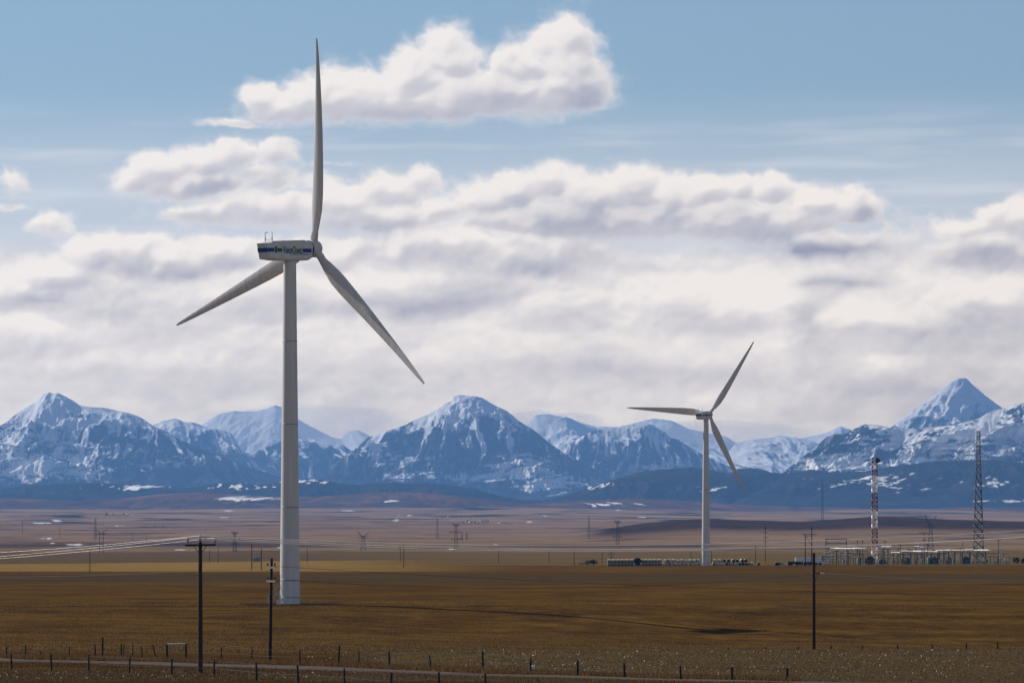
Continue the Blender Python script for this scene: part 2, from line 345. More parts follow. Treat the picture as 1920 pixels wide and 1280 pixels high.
# ------------------------------------------------------------------ mountains
def mrange(name, pts, D, slope, basey, snow, rough=1.0, seed=0, step=2.0, rows=150, jit=1.0, shear=0.0, lam=620, rock=(46, 56, 62), patch=None, gp_=1.25):
    P = np.array(pts, float); px = np.arange(P[0, 0], P[-1, 0] + .1, step); k = D / F
    ys = np.interp(px, P[:, 0], P[:, 1])
    ys = ys + jit * (1.3 * fbm(px / 26., px * 0 + 3, 4, seed + 50) + .5 * noise(px / 5, px * 0, seed + 60))
    zc = (HY - ys) * k; base = (HY - basey) * k; H = np.maximum(zc - base, 5)
    Wd = H.max() / slope; t = np.concatenate([[-.35, -.2, -.1, -.04], np.linspace(0, 1, rows) ** 1.15])
    PXm, T = np.meshgrid(px, t); X = (PXm - 960) * k; Y = D - Wd * T; Tc = np.clip(T, 0, 1)
    wx = X + 180 * rough * fbm(X / 900, Y / 900, 3, seed + 1) * np.sqrt(Tc) + shear * Wd * Tc
    Xp = (px[np.argmin(ys)] - 960) * k
    wx = wx - .5 * Tc * (X - Xp) * np.exp(-((X - Xp) / 1700.) ** 2) + 70 * rough * fbm(X / 260, Y / 300, 3, seed + 2) * Tc ** .7
    Hs = np.interp(wx / k + 960, px, H)
    g = np.maximum(1 - Tc, 0) ** gp_
    env = np.clip(4 * Tc * (1 - Tc), 0, 1) ** .75
    rg = ridged(wx / lam, Y / (lam * 1.9), 5, seed + 10)            # spurs run down the slope
    fn = fbm(wx / (lam * .22), Y / (lam * .45), 4, seed + 20)
    Z = base + Hs * g + rough * Hs.clip(0, H.max()) * env * ((rg - .62) * .42 + fn * .05)
    lay = np.sin((Z + 26 * fn) / 17.0)                              # rock strata
    Z = Z + rough * env * lay * 3.0
    Z = np.where(T < 0, base + Hs * (1 + T * 1.2), Z)
    # keep the traced skyline: nothing in front may stand above it
    lim = (HY - np.interp(X * F / Y + 960, px, ys)) * Y / F - .5 * k * Tc
    Z = np.minimum(Z, np.where(T > 0, lim, Z))
    Yp = HY - Z * F / Y                                             # altitude in photograph rows
    dzx = np.gradient(Z, axis=1) / (step * k); dzy = np.gradient(Z, axis=0) / np.minimum(np.gradient(Y, axis=0), -1e-3)
    y0, w, amt, gul = snow
    st = fbm(wx / 60, Y / 420, 4, seed + 30); bl = fbm(wx / 240, Y / 260, 4, seed + 40); ft = fbm(wx / 26, Z / 22, 3, seed + 45)
    s = (y0 - Yp) / w + gul * (.55 - rg) * 3.0 + st * 1.1 + bl * 1.3 + ft * .7 - .5 * lay * .4
    s = sstep(s, -.25, .55) * amt
    sk = fbm(wx / 40, Y / 420, 3, seed + 33) + .5 * fbm(wx / 140, Y / 500, 3, seed + 34)
    s = np.maximum(s, .95 * sstep(sk, .10, .34) * sstep(y0 + w * 2.6 - Yp, 0, w * 1.8) * (amt > 0))
    if patch:
        for (a, b_, wx_, wy_, th) in patch:
            e = np.exp(-((PXm - a) / wx_) ** 2 - ((Yp - b_) / wy_) ** 2)
            q = fbm((wx / k + Yp * 1.3) / 13, (Yp - wx / k * .12) / 5.5, 4, seed + 70) + .8 * fbm((wx / k + Yp * .8) / 55, Yp / 22, 3, seed + 75) + .35 * ft
            s = np.maximum(s, sstep(q * e ** .4 + e * .45 - th - .10, .0, .14))
    rc = lin(rock); rc2 = rc * np.array([1.9, 1.6, 1.35])
    c = mix(rc + np.zeros(X.shape + (3,)), rc2, sstep(bl * .8 + ft * .6 + .5 * fbm(wx / 90, Y / 130, 4, seed + 47), -.05, .45))
    c = c * (1 + .28 * np.sin((Z + 20 * fn) / 11.0) * sstep(fbm(X / 500, Y / 500, 2, seed + 48), -.3, .3))[..., None]
    c = mix(c, np.array([.93, .93, .94]), s)
    m = mat(name + '_rock_and_snow', None, rough=.9, var=.15, scale=.012, spec=0, attr=True)
    o = np_mesh(name, np.stack([X, Y, Z], -1).reshape(-1, 3), grid_faces(*X.shape), m, np.clip(c, .01, .9).reshape(-1, 3))
    return tag(o, kind='structure')

mrange('mountains_snowy', [(200, 830), (285, 815), (330, 806), (380, 795), (410, 776), (440, 770), (455, 771), (480, 771), (500, 766), (515, 759), (530, 764), (548, 780), (570, 792), (600, 808), (625, 820), (640, 822), (655, 808), (670, 806), (690, 815), (720, 830), (800, 850),
        (900, 850), (960, 815), (990, 795), (1005, 777), (1025, 776), (1050, 780), (1080, 790), (1120, 800), (1160, 800), (1200, 790), (1225, 784), (1260, 788), (1290, 803), (1320, 810), (1360, 818), (1380, 829), (1400, 827), (1450, 822), (1500, 822), (1545, 812), (1575, 799), (1592, 804), (1620, 815), (1700, 840), (1800, 860)],
       52500, .5, 900, (940, 60, 1.0, .2), rough=.65, seed=100, jit=.8, lam=700, rows=110)
mrange('mountain_pyramid', [(1560, 880), (1600, 850), (1640, 822), (1672, 800), (1700, 778), (1720, 764), (1735, 752), (1760, 735), (1785, 715), (1798, 709), (1812, 709), (1825, 722), (1850, 743), (1880, 765), (1900, 778), (1960, 800), (2050, 850), (2150, 880)],
       43000, .55, 900, (800, 50, .85, .5), rough=.85, seed=200, shear=.35, lam=400, jit=.8, rows=120)
mrange('mountain_saddle', [(960, 860), (985, 830), (1003, 806), (1022, 802), (1038, 792), (1050, 784), (1060, 781), (1072, 785), (1090, 794), (1105, 801), (1125, 804), (1150, 812), (1200, 840), (1250, 835), (1270, 832), (1290, 830), (1310, 834), (1340, 842), (1360, 856), (1378, 832), (1400, 825), (1425, 822), (1445, 820), (1462, 816), (1490, 820), (1520, 826), (1580, 850), (1640, 870)],
       47000, .55, 905, (900, 55, 1.0, .3), rough=.9, seed=300, lam=480, rows=120)
mrange('mountain_behind_left', [(200, 850), (262, 812), (288, 796), (305, 789), (328, 784), (345, 790), (365, 792), (390, 802), (420, 806), (435, 812), (445, 830), (455, 846), (470, 850), (500, 838), (530, 825), (560, 818), (578, 826), (588, 822), (602, 836), (620, 835), (640, 832), (655, 842), (690, 860), (740, 890)],
       43000, .5, 912, (840, 34, .95, .5), rough=1.0, seed=400, lam=430, rows=130)
mrange('mountain_east', [(1000, 900), (1050, 850), (1085, 821), (1110, 809), (1150, 801), (1180, 797), (1200, 795), (1215, 794), (1224, 796), (1232, 802), (1245, 809), (1258, 820), (1272, 824), (1285, 832), (1300, 842), (1330, 858), (1370, 875), (1420, 890), (1480, 905)],
       41000, .5, 935, (832, 28, .85, .6), rough=1.1, seed=500, lam=430, rows=170, step=1.6, patch=[(1230, 880, 70, 14, .35), (1120, 890, 60, 16, .4)])
mrange('mountain_centre', [(500, 940), (560, 905), (600, 890), (630, 868), (650, 850), (665, 842), (690, 820), (705, 814), (720, 809), (745, 801), (760, 797), (775, 788), (800, 778), (820, 767), (835, 756), (848, 750), (850, 742), (862, 740), (885, 742), (895, 743), (905, 746), (925, 758), (950, 770), (975, 790), (1000, 805), (1030, 830), (1060, 850), (1100, 870), (1140, 895), (1200, 920)],
       38000, .45, 950, (806, 32, .85, .6), rough=1.1, seed=600, lam=460, rows=200, step=1.5, shear=.12, patch=[(860, 892, 120, 12, .12), (720, 850, 80, 14, .28), (980, 880, 60, 25, .12), (1030, 905, 70, 16, .1), (770, 865, 70, 25, .4), (830, 790, 50, 20, .45)])
mrange('mountain_left', [(-300, 870), (-200, 850), (-80, 830), (-30, 808), (0, 797), (10, 792), (30, 775), (42, 768), (55, 760), (68, 753), (74, 746), (80, 739), (92, 735), (100, 738), (108, 736), (115, 739), (125, 744), (140, 753), (150, 760), (165, 762), (190, 764), (210, 767), (230, 771), (255, 778), (270, 786), (285, 797), (300, 803), (330, 820), (370, 838), (430, 862), (480, 880), (560, 905), (640, 930)],
       36000, .45, 940, (812, 30, .88, .6), rough=1.1, seed=700, lam=460, rows=200, step=1.5, shear=.15, patch=[(60, 875, 130, 26, .02), (160, 880, 70, 20, .08), (40, 820, 50, 40, .1), (150, 834, 60, 6, .1), (350, 870, 30, 20, .35), (95, 755, 30, 16, .2)])
mrange('mountain_right', [(1380, 925), (1440, 905), (1470, 884), (1500, 860), (1530, 837), (1550, 818), (1558, 812), (1566, 811), (1585, 813), (1595, 807), (1615, 798), (1622, 795), (1640, 796), (1665, 800), (1690, 804), (1720, 802), (1750, 800), (1790, 797), (1820, 788), (1835, 784), (1850, 775), (1880, 765), (1895, 762), (1905, 758), (1920, 755), (1960, 745), (2000, 737), (2100, 740), (2250, 780)],
       30000, .5, 915, (780, 40, .5, .3), rough=1.15, seed=800, lam=330, rows=190, step=1.5, shear=.1, patch=[(1850, 805, 190, 45, .02), (1560, 868, 120, 16, .02), (1700, 865, 110, 9, .05), (1660, 798, 60, 5, .05), (1760, 840, 120, 25, .1), (1900, 880, 30, 14, .1)])
mrange('foothills', [(-400, 920), (-100, 915), (0, 915), (60, 912), (110, 907), (190, 905), (270, 909), (350, 914), (390, 909), (430, 905), (480, 909), (530, 903), (560, 899), (580, 896), (610, 900), (640, 906), (670, 909), (700, 905), (760, 906), (800, 905), (830, 908), (870, 914), (885, 913), (920, 925), (960, 934), (1000, 938), (1040, 934), (1070, 926), (1100, 915), (1130, 904), (1160, 896), (1180, 890), (1200, 884), (1230, 880), (1260, 879), (1290, 875), (1320, 879), (1345, 884), (1365, 887), (1385, 879), (1410, 877), (1430, 880), (1445, 885), (1470, 888), (1500, 884), (1520, 880), (1560, 885), (1600, 886), (1650, 878), (1700, 870), (1750, 864), (1800, 862), (1860, 862), (1900, 866), (1960, 870), (2100, 870), (2400, 890)],
       26000, .22, 955, (850, 20, .0, .0), rough=1.2, seed=900, lam=520, rows=150, step=1.8, jit=1.4, rock=(38, 42, 44), gp_=.9,
       patch=[(1320, 915, 60, 10, .42), (1650, 905, 150, 18, .4), (1830, 905, 60, 14, .42), (1080, 905, 90, 12, .3), (430, 912, 60, 5, .12), (560, 903, 60, 4, .15), (250, 912, 120, 6, .3), (1860, 940, 60, 3, .25)])

mrange('foothills_near', [(-400, 932), (-60, 930), (0, 932), (80, 936), (150, 940), (230, 934), (300, 926), (360, 922), (430, 926), (520, 932), (600, 930), (680, 925), (760, 921), (830, 926), (900, 936), (980, 944), (1050, 940), (1130, 936), (1200, 934), (1300, 940), (1400, 946), (1500, 950), (1600, 952), (1700, 955), (1800, 950), (1900, 952), (2000, 950), (2400, 950)],
       21000, .12, 966, (850, 20, .0, .0), rough=1.0, seed=950, lam=500, rows=120, step=1.8, jit=1.4, rock=(84, 68, 66), gp_=.9,
       patch=[(480, 935, 60, 6, .3), (1150, 945, 60, 6, .35), (700, 940, 60, 5, .45)])

# ------------------------------------------------------------------ cloud banks (one far sheet, part of the sky)
def billow(x, y, oct=4, seed=0, gain=.55):
    s = 0; a = 1; t = 0
    for i in range(oct):
        s = s + a * (1 - np.abs(noise(x * 2.05 ** i + i * 7.7, y * 2.05 ** i - i * 4.1, seed + i)) * 2.2); t += a; a *= gain
    return s / t
def blur(a, n):
    for ax in (0, 1):
        for _ in range(2):
            p = np.concatenate([np.repeat(a.take([0], ax), n, ax), a, np.repeat(a.take([-1], ax), n, ax)], ax)
            cs = np.cumsum(p, ax); k = 2 * n
            lo = cs.take(range(0, a.shape[ax]), ax); hi = cs.take(range(k, k + a.shape[ax]), ax); a = (hi - lo) / k
    return a
def cloud_fields(st):
    px = np.arange(-700, 2621, st); py = np.arange(-500, 1001, st)
    U, V = np.meshgrid(px, py)
    # one entry per heap of cloud: centre, half sizes, weight
    B = [(700, 205, 200, 34, 1.0), (900, 190, 160, 44, 1.05), (1070, 130, 56, 80, 1.05), (520, 345, 60, 22, .6), (600, 345, 80, 26, .5), (820, 395, 60, 40, .7), (1690, 440, 60, 40, .45), (440, 232, 60, 10, .75), (495, 190, 50, 34, .9), (530, 215, 80, 26, 1), (600, 190, 80, 48, 1.0), (690, 185, 90, 52, 1.05), (770, 165, 70, 55, 1.05), (840, 115, 56, 58, 1.15), (640, 175, 70, 50, 1.0), (770, 135, 60, 50, 1.0), (860, 180, 90, 50, 1.1), (930, 165, 60, 45, .9),
         (985, 130, 50, 45, .95), (1060, 88, 58, 58, 1.3), (960, 120, 50, 45, 1.0), (1070, 165, 75, 58, 1.15), (960, 200, 120, 32, 1), (1105, 185, 40, 40, .9),
         (250, 345, 50, 26, .95), (305, 325, 60, 36, 1.05), (380, 310, 60, 40, 1.05), (440, 290, 50, 32, 1.0), (520, 285, 40, 28, 1.05), (360, 350, 140, 34, 1.0), (490, 320, 70, 30, .85), (620, 308, 60, 7, .5),
         (380, 405, 100, 28, .85), (500, 390, 110, 40, .95), (650, 385, 90, 40, .95), (730, 365, 80, 38, 1), (790, 345, 40, 30, .95), (700, 410, 150, 34, 1),
         (25, 340, 30, 24, .8), (10, 390, 40, 9, .6), (95, 425, 50, 28, .85),
         (932, 325, 14, 9, .5), (905, 375, 60, 40, 1), (970, 360, 60, 42, 1.05), (1045, 350, 55, 42, 1.1), (1110, 375, 70, 40, 1.05), (1180, 360, 75, 46, 1.1), (1260, 370, 70, 40, 1.05), (1330, 365, 60, 40, 1), (1392, 352, 38, 32, 1.05), (1450, 362, 46, 36, 1.1),
         (1530, 385, 55, 34, 1), (1600, 388, 50, 38, 1.1), (1080, 420, 220, 44, 1.15), (1400, 420, 190, 46, 1.15), (1560, 460, 130, 44, .85), 
         (1810, 435, 80, 30, .95), (1870, 408, 50, 28, 1), (1950, 420, 90, 60, 1), (1850, 480, 120, 44, 1.05),
         (180, 475, 60, 42, 1.05), (90, 520, 80, 36, 1), (250, 485, 80, 45, 1.05), (330, 495, 90, 40, 1.0), (430, 480, 100, 40, 1), (0, 560, 120, 40, 1), (620, 480, 150, 50, .9),
         (820, 470, 170, 60, .95), (1000, 480, 200, 60, .95)]
    LOW = [(1480, 575, 55, 40, 1), (1400, 590, 80, 34, .8), (1260, 580, 90, 34, .8), (1030, 590, 90, 36, .9), (1650, 610, 150, 46, .9), (1850, 570, 140, 50, .9), (740, 560, 150, 40, .8), (900, 530, 160, 44, 1),
           (480, 560, 160, 40, .8), (240, 590, 180, 38, .8), (60, 640, 160, 40, .7), (1480, 660, 60, 50, .6), (1670, 700, 60, 30, .6), (600, 650, 200, 40, .6), (1000, 670, 220, 40, .7), (1250, 690, 200, 34, .5), (1560, 520, 120, 36, .8), (300, 690, 240, 36, .5)]
    wu = U + 30 * fbm(U / 110, V / 80, 4, 301) + 7 * fbm(U / 24, V / 20, 3, 302); wv = V + 18 * fbm(U / 110, V / 80, 4, 321) + 6 * fbm(U / 24, V / 20, 3, 322)
    def heap(BB):
        D = np.zeros_like(U)
        for x, y, a, b_, w in BB:
            vv = (wv - y) / b_; vv = np.where(vv > 0, vv * 1.35, vv)
            q = ((wu - x) / a) ** 2 + vv ** 2
            D = np.maximum(D, w * np.exp(-q ** 1.05 * .8)) + .10 * w * np.exp(-q * .6)
        return D
    D = heap(B); DL = heap(LOW)
    bl = billow(wu / 85, wv / 66, 4, 341, .5); fine = fbm(wu / 30, wv / 22, 5, 361)
    broad = fbm(U / 260, V / 80, 5, 371)
    D2 = D + .22 * (bl - .45) + .10 * fine
    out = sstep(np.abs(U - 960), 1000, 1250)
    D2 = D2 + out * (.55 * fbm(wu / 300, wv / 110, 5, 381) + .25) * (V < 470)
    under = sstep(np.roll(D, int(20 / st), 0) - D, -.02, .10)      # lower edges are softer than the crowns
    a_c = sstep(D2 + .05 * fbm(wu / 12, wv / 10, 3, 365), .18 - .06 * under, .74 + .22 * under)
    cover = sstep(V + 34 * broad, 405, 540)
    # height field of the cloud face, lit from the upper left and behind
    Hh = 60 * np.clip(D2, 0, 1.3) + 12 * bl * np.clip(D2, 0, 1) + 1.2 * fine
    HL = 80 * DL + 26 * billow(wu / 120, wv / 78, 4, 345, .5) + 14 * fbm(wu / 210, wv / 90, 4, 346)
    def slope(Hx, n):
        Hb = blur(Hx, max(1, int(round(n / st)))); return np.gradient(Hb, st, axis=1), np.gradient(Hb, st, axis=0)
    def shade(Hx, ns, ws):
        gx = 0; gy = 0
        for n, w in zip(ns, ws):
            q = slope(Hx, n); gx = gx + w * q[0]; gy = gy + w * q[1]
        return (.45 * gx + .8 * gy) / np.sqrt(1 + gx ** 2 + gy ** 2)
    sh = shade(Hh, (3, 9, 24), (.22, .45, .6)); sl = shade(HL, (5, 14, 30), (.30, .6, .8))
    # undersides: how far below the sunny crown of its own heap
    thick = np.clip(D2, 0, 1.2); acc = np.zeros_like(U)
    for k_ in (10, 22, 38, 58):
        acc += np.roll(np.roll(thick, int(k_ * .9 / st), 0), int(k_ * .35 / st), 1)
    occ = blur(np.clip(acc / 4, 0, 1.2), int(8 / st))
    lum = .92 + .36 * sh - .24 * sstep(occ, .45, 1.05) * sstep(-sh, -.25, .35) - .08 * sstep(occ, .3, 1)
    lowlum = .80 + .36 * sl + .22 * broad + .07 * fine + .16 * shade(16 * billow(wu / 70, wv / 38, 4, 346), (3, 8), (.6, .6))
    lum = lum * a_c + lowlum * (1 - a_c)
    melt = sstep(V, 500, 780) * .72
    lum = lum * (1 - melt) + melt * (.76 + .16 * sl + .16 * fbm(wu / 210, wv / 60, 5, 401) - .16 * sstep(V, 640, 800) - .14 * sstep(V, 620, 740) * sstep(U, 1300, 1800))
    G = [(400, 352, 70, 18, .5), (455, 335, 40, 14, .25), (700, 432, 100, 11, .5), (930, 175, 60, 30, .45), (1085, 190, 34, 28, .5), (1115, 150, 16, 50, .3), (800, 225, 140, 10, .25), (1030, 412, 110, 24, .55), (1060, 375, 60, 18, .2), (1220, 408, 120, 20, .5),
         (1390, 400, 50, 20, .4), (1540, 470, 110, 20, .95), (1625, 392, 14, 26, .6), (1470, 440, 80, 18, .3), (250, 545, 110, 28, .65), (180, 575, 90, 16, .5), (60, 560, 60, 18, .2), (420, 520, 60, 22, .4), (780, 572, 130, 18, .65), (1000, 515, 90, 20, .5),
         (1560, 530, 70, 9, .6), (1512, 600, 26, 40, .4), (1150, 690, 80, 20, .35), (1850, 475, 100, 24, .5), (1240, 515, 60, 14, .25), (1870, 640, 110, 60, .4), (1700, 750, 160, 40, .4), (640, 740, 180, 26, .3), (560, 625, 80, 14, .3), (1090, 590, 50, 22, .25), (1330, 620, 70, 20, .3), (350, 640, 120, 14, .3),
         (190, 452, 60, 22, -.3), (80, 520, 60, 22, -.3), (460, 470, 60, 16, -.2), (640, 500, 70, 22, -.25), (860, 440, 60, 20, -.2), (1450, 578, 46, 22, -.45), (1640, 590, 90, 14, -.4), (1340, 535, 80, 30, -.35), (1478, 685, 36, 36, -.35), (1250, 740, 120, 18, -.2), (640, 665, 150, 16, -.25), (1210, 590, 60, 20, -.25), (1030, 570, 60, 12, -.25), (140, 610, 150, 12, -.3), (1630, 690, 30, 24, -.3), (1850, 560, 90, 20, -.2)]
    wx = U + 46 * fbm(U / 90, V / 60, 4, 421); wy = V + 24 * fbm(U / 90, V / 60, 4, 431)
    for x, y, a, b_, w in G:
        lum = lum - w * (.62 if y < 500 else .58) * np.exp(-(((wx - x) / a) ** 2 + ((wy - y) / b_) ** 2) * .8)
    lum = lum + (.08 * fbm(wu / 60, wv / 38, 5, 441) + .10 * (billow(wu / 50, wv / 38, 4, 445) - .4)) * sstep(V, 250, 500)
    lum = np.clip(blur(lum, 1), -.12, 1.05)
    dark = lin((172, 176, 194)); lite = lin((241, 236, 234))
    col = mix(dark + np.zeros(U.shape + (3,)), lite, lum)
    cirrus = .45 * sstep(fbm(U / 420 + V / 300, V / 38, 5, 411) + .25 * sstep(U, 900, 1900), .0, .6) * sstep(V, 170, 290)
    veil = .72 * sstep(V, 130, 430) * (1 + .25 * fbm(U / 300, V / 90, 4, 451))
    alpha = 1 - (1 - a_c * .97) * (1 - cover * .96) * (1 - cirrus) * (1 - np.clip(veil * .85, 0, .9))
    w_c = np.clip(np.maximum(a_c, sstep(cover, .1, .7)), 0, 1)
    col = mix(lin((218, 221, 230)) + 0 * col, col, w_c)
    alpha = alpha * (1 - sstep(np.abs(U - 960), 1500, 1650)) * sstep(V, -490, -200)
    return U, V, col, alpha
def behind_haze(V, col):
    """colour of cloud that reaches the eye as col after the air in front of it"""
    el_ = np.maximum((HY - V) / F, 1e-4); T = np.exp(-HAZE_DENSITY * np.minimum(61000, 1450 / el_))[..., None]
    return np.clip((col - np.array(AIR) * (1 - T)) / T, .05, 4)

def clouds():
    U, V, col, alpha = cloud_fields(2.0)
    Dd = 92000.
    X = (U - 960) / F * Dd; Z = (HY - V) / F * Dd; Y = np.full_like(X, Dd)
    m = bpy.data.materials.new('cloud_vapour'); m.use_nodes = True; t = m.node_tree
    for n in list(t.nodes): t.nodes.remove(n)
    o = t.nodes.new('ShaderNodeOutputMaterial'); e = t.nodes.new('ShaderNodeEmission'); tr = t.nodes.new('ShaderNodeBsdfTransparent'); ms = t.nodes.new('ShaderNodeMixShader')
    at_ = t.nodes.new('ShaderNodeAttribute'); at_.attribute_name = 'Col'
    t.links.new(at_.outputs['Color'], e.inputs[0]); t.links.new(at_.outputs['Alpha'], ms.inputs[0]); e.inputs[1].default_value = CLOUD_GAIN
    t.links.new(tr.outputs[0], ms.inputs[1]); t.links.new(e.outputs[0], ms.inputs[2]); t.links.new(ms.outputs[0], o.inputs[0])
    m.cycles.emission_sampling = 'NONE'
    cc = np.concatenate([behind_haze(V, col), alpha[..., None]], -1).reshape(-1, 4)
    ob = np_mesh('sky', np.stack([X, Y, Z], -1).reshape(-1, 3), grid_faces(*U.shape), m, cc)
    tag(ob, kind='structure')
CLOUD_GAIN = 1.0
AIR = (.20, .35, .64)
clouds()

# ------------------------------------------------------------------ haze
hm = bpy.data.materials.new('blue_air'); hm.use_nodes = True; t = hm.node_tree
for n in list(t.nodes): t.nodes.remove(n)
o_ = t.nodes.new('ShaderNodeOutputMaterial'); pv = t.nodes.new('ShaderNodeVolumePrincipled')
pv.inputs['Color'].default_value = HAZE_COLOR; pv.inputs['Density'].default_value = HAZE_DENSITY; pv.inputs['Anisotropy'].default_value = HAZE_ANISO
t.links.new(pv.outputs[0], o_.inputs['Volume'])
hb = MB(); hb.box((0, 29500, 720), (74000, 63000, 1470)); ho = hb.build('haze', hm); tag(ho, kind='stuff')
ho['label'] = 'thin blue haze lying over the plain and mountains'

#OBJECTS#
# ------------------------------------------------------------------ wind turbines
white = mat('turbine_paint', (.74, .715, .70), rough=.3, var=.11, scale=1.6, spec=.5)
for n_ in [n for n in white.node_tree.nodes if n.type == 'TEX_NOISE']:      # faint rain streaks run down the paint
    mp_ = white.node_tree.nodes.new('ShaderNodeMapping'); mp_.inputs['Scale'].default_value = (1, 1, .06)
    white.node_tree.links.new(n_.inputs['Vector'].links[0].from_socket, mp_.inputs[0]); white.node_tree.links.new(mp_.outputs[0], n_.inputs['Vector'])
steelg = mat('galvanised_steel', (.33, .34, .35), rough=.45, metal=.4, var=.15, scale=2)
dark = mat('dark_metal', (.035, .035, .04), rough=.6, var=.2, scale=3)
bluep = mat('blue_paint', (.012, .06, .30), rough=.5, var=.1)
greenp = mat('green_paint', (.01, .16, .09), rough=.5, var=.1)
navyp = mat('navy_paint', (.02, .03, .07), rough=.5, var=.1)
grime = mat('oil_grime', (.10, .09, .08), rough=.8, var=.3, scale=4)
conc = mat('concrete', (.36, .34, .31), rough=.9, var=.2, scale=3)

def blade_mesh(ax, hx, up, th, bend, Rr=27.0, pitch=10):
    """one blade, root at the hub, span along angle th of the rotor plane"""
    S_ = (math.cos(th) * hx + math.sin(th) * up); T_ = (-math.sin(th) * hx + math.cos(th) * up)
    st = [(.9, 1.0, 1.0, 0), (1.6, 1.0, .98, 0), (2.4, 1.12, .75, 1), (3.6, 1.62, .48, 1), (5.2, 2.12, .36, 1), (7.0, 2.18, .32, 1), (9.5, 2.04, .29, 1), (12.5, 1.76, .27, 1), (15.5, 1.50, .26, 1), (18.5, 1.22, .25, 1), (21.5, .94, .24, 1), (24, .70, .24, 1), (25.6, .52, .22, 1), (26.6, .38, .2, 1), (27, .22, .2, 1)]
    vs = []; n = 20
    for r, ch, tk, af in st:
        tw = R(9 * (1 - min(1, r / 20)) + 1)
        C_ = math.cos(tw) * T_ + math.sin(tw) * ax; N_ = -math.sin(tw) * T_ + math.cos(tw) * ax
        cen = S_ * r + ax * (bend * (r / Rr) ** 2)
        for k in range(n):
            a = 2 * math.pi * k / n; x = math.cos(a); y = math.sin(a)
            if af:
                xc = (x * .5 + .18) if False else x * .5 - .18
                w = (.5 + .5 * x) ** .35 if x > -1 else 0
                y = y * (.35 + .65 * min(1, w)) 
                vs.append(cen + C_ * (xc * ch) + N_ * (y * .5 * ch * tk))
            else: vs.append(cen + C_ * (x * .5 * ch) + N_ * (y * .5 * ch))
    fs = [(i * n + k, i * n + (k + 1) % n, (i + 1) * n + (k + 1) % n, (i + 1) * n + k) for i in range(len(st) - 1) for k in range(n)]
    fs.append(tuple(range(n))); fs.append(tuple(range((len(st) - 1) * n, len(st) * n))[::-1])
    return vs, fs

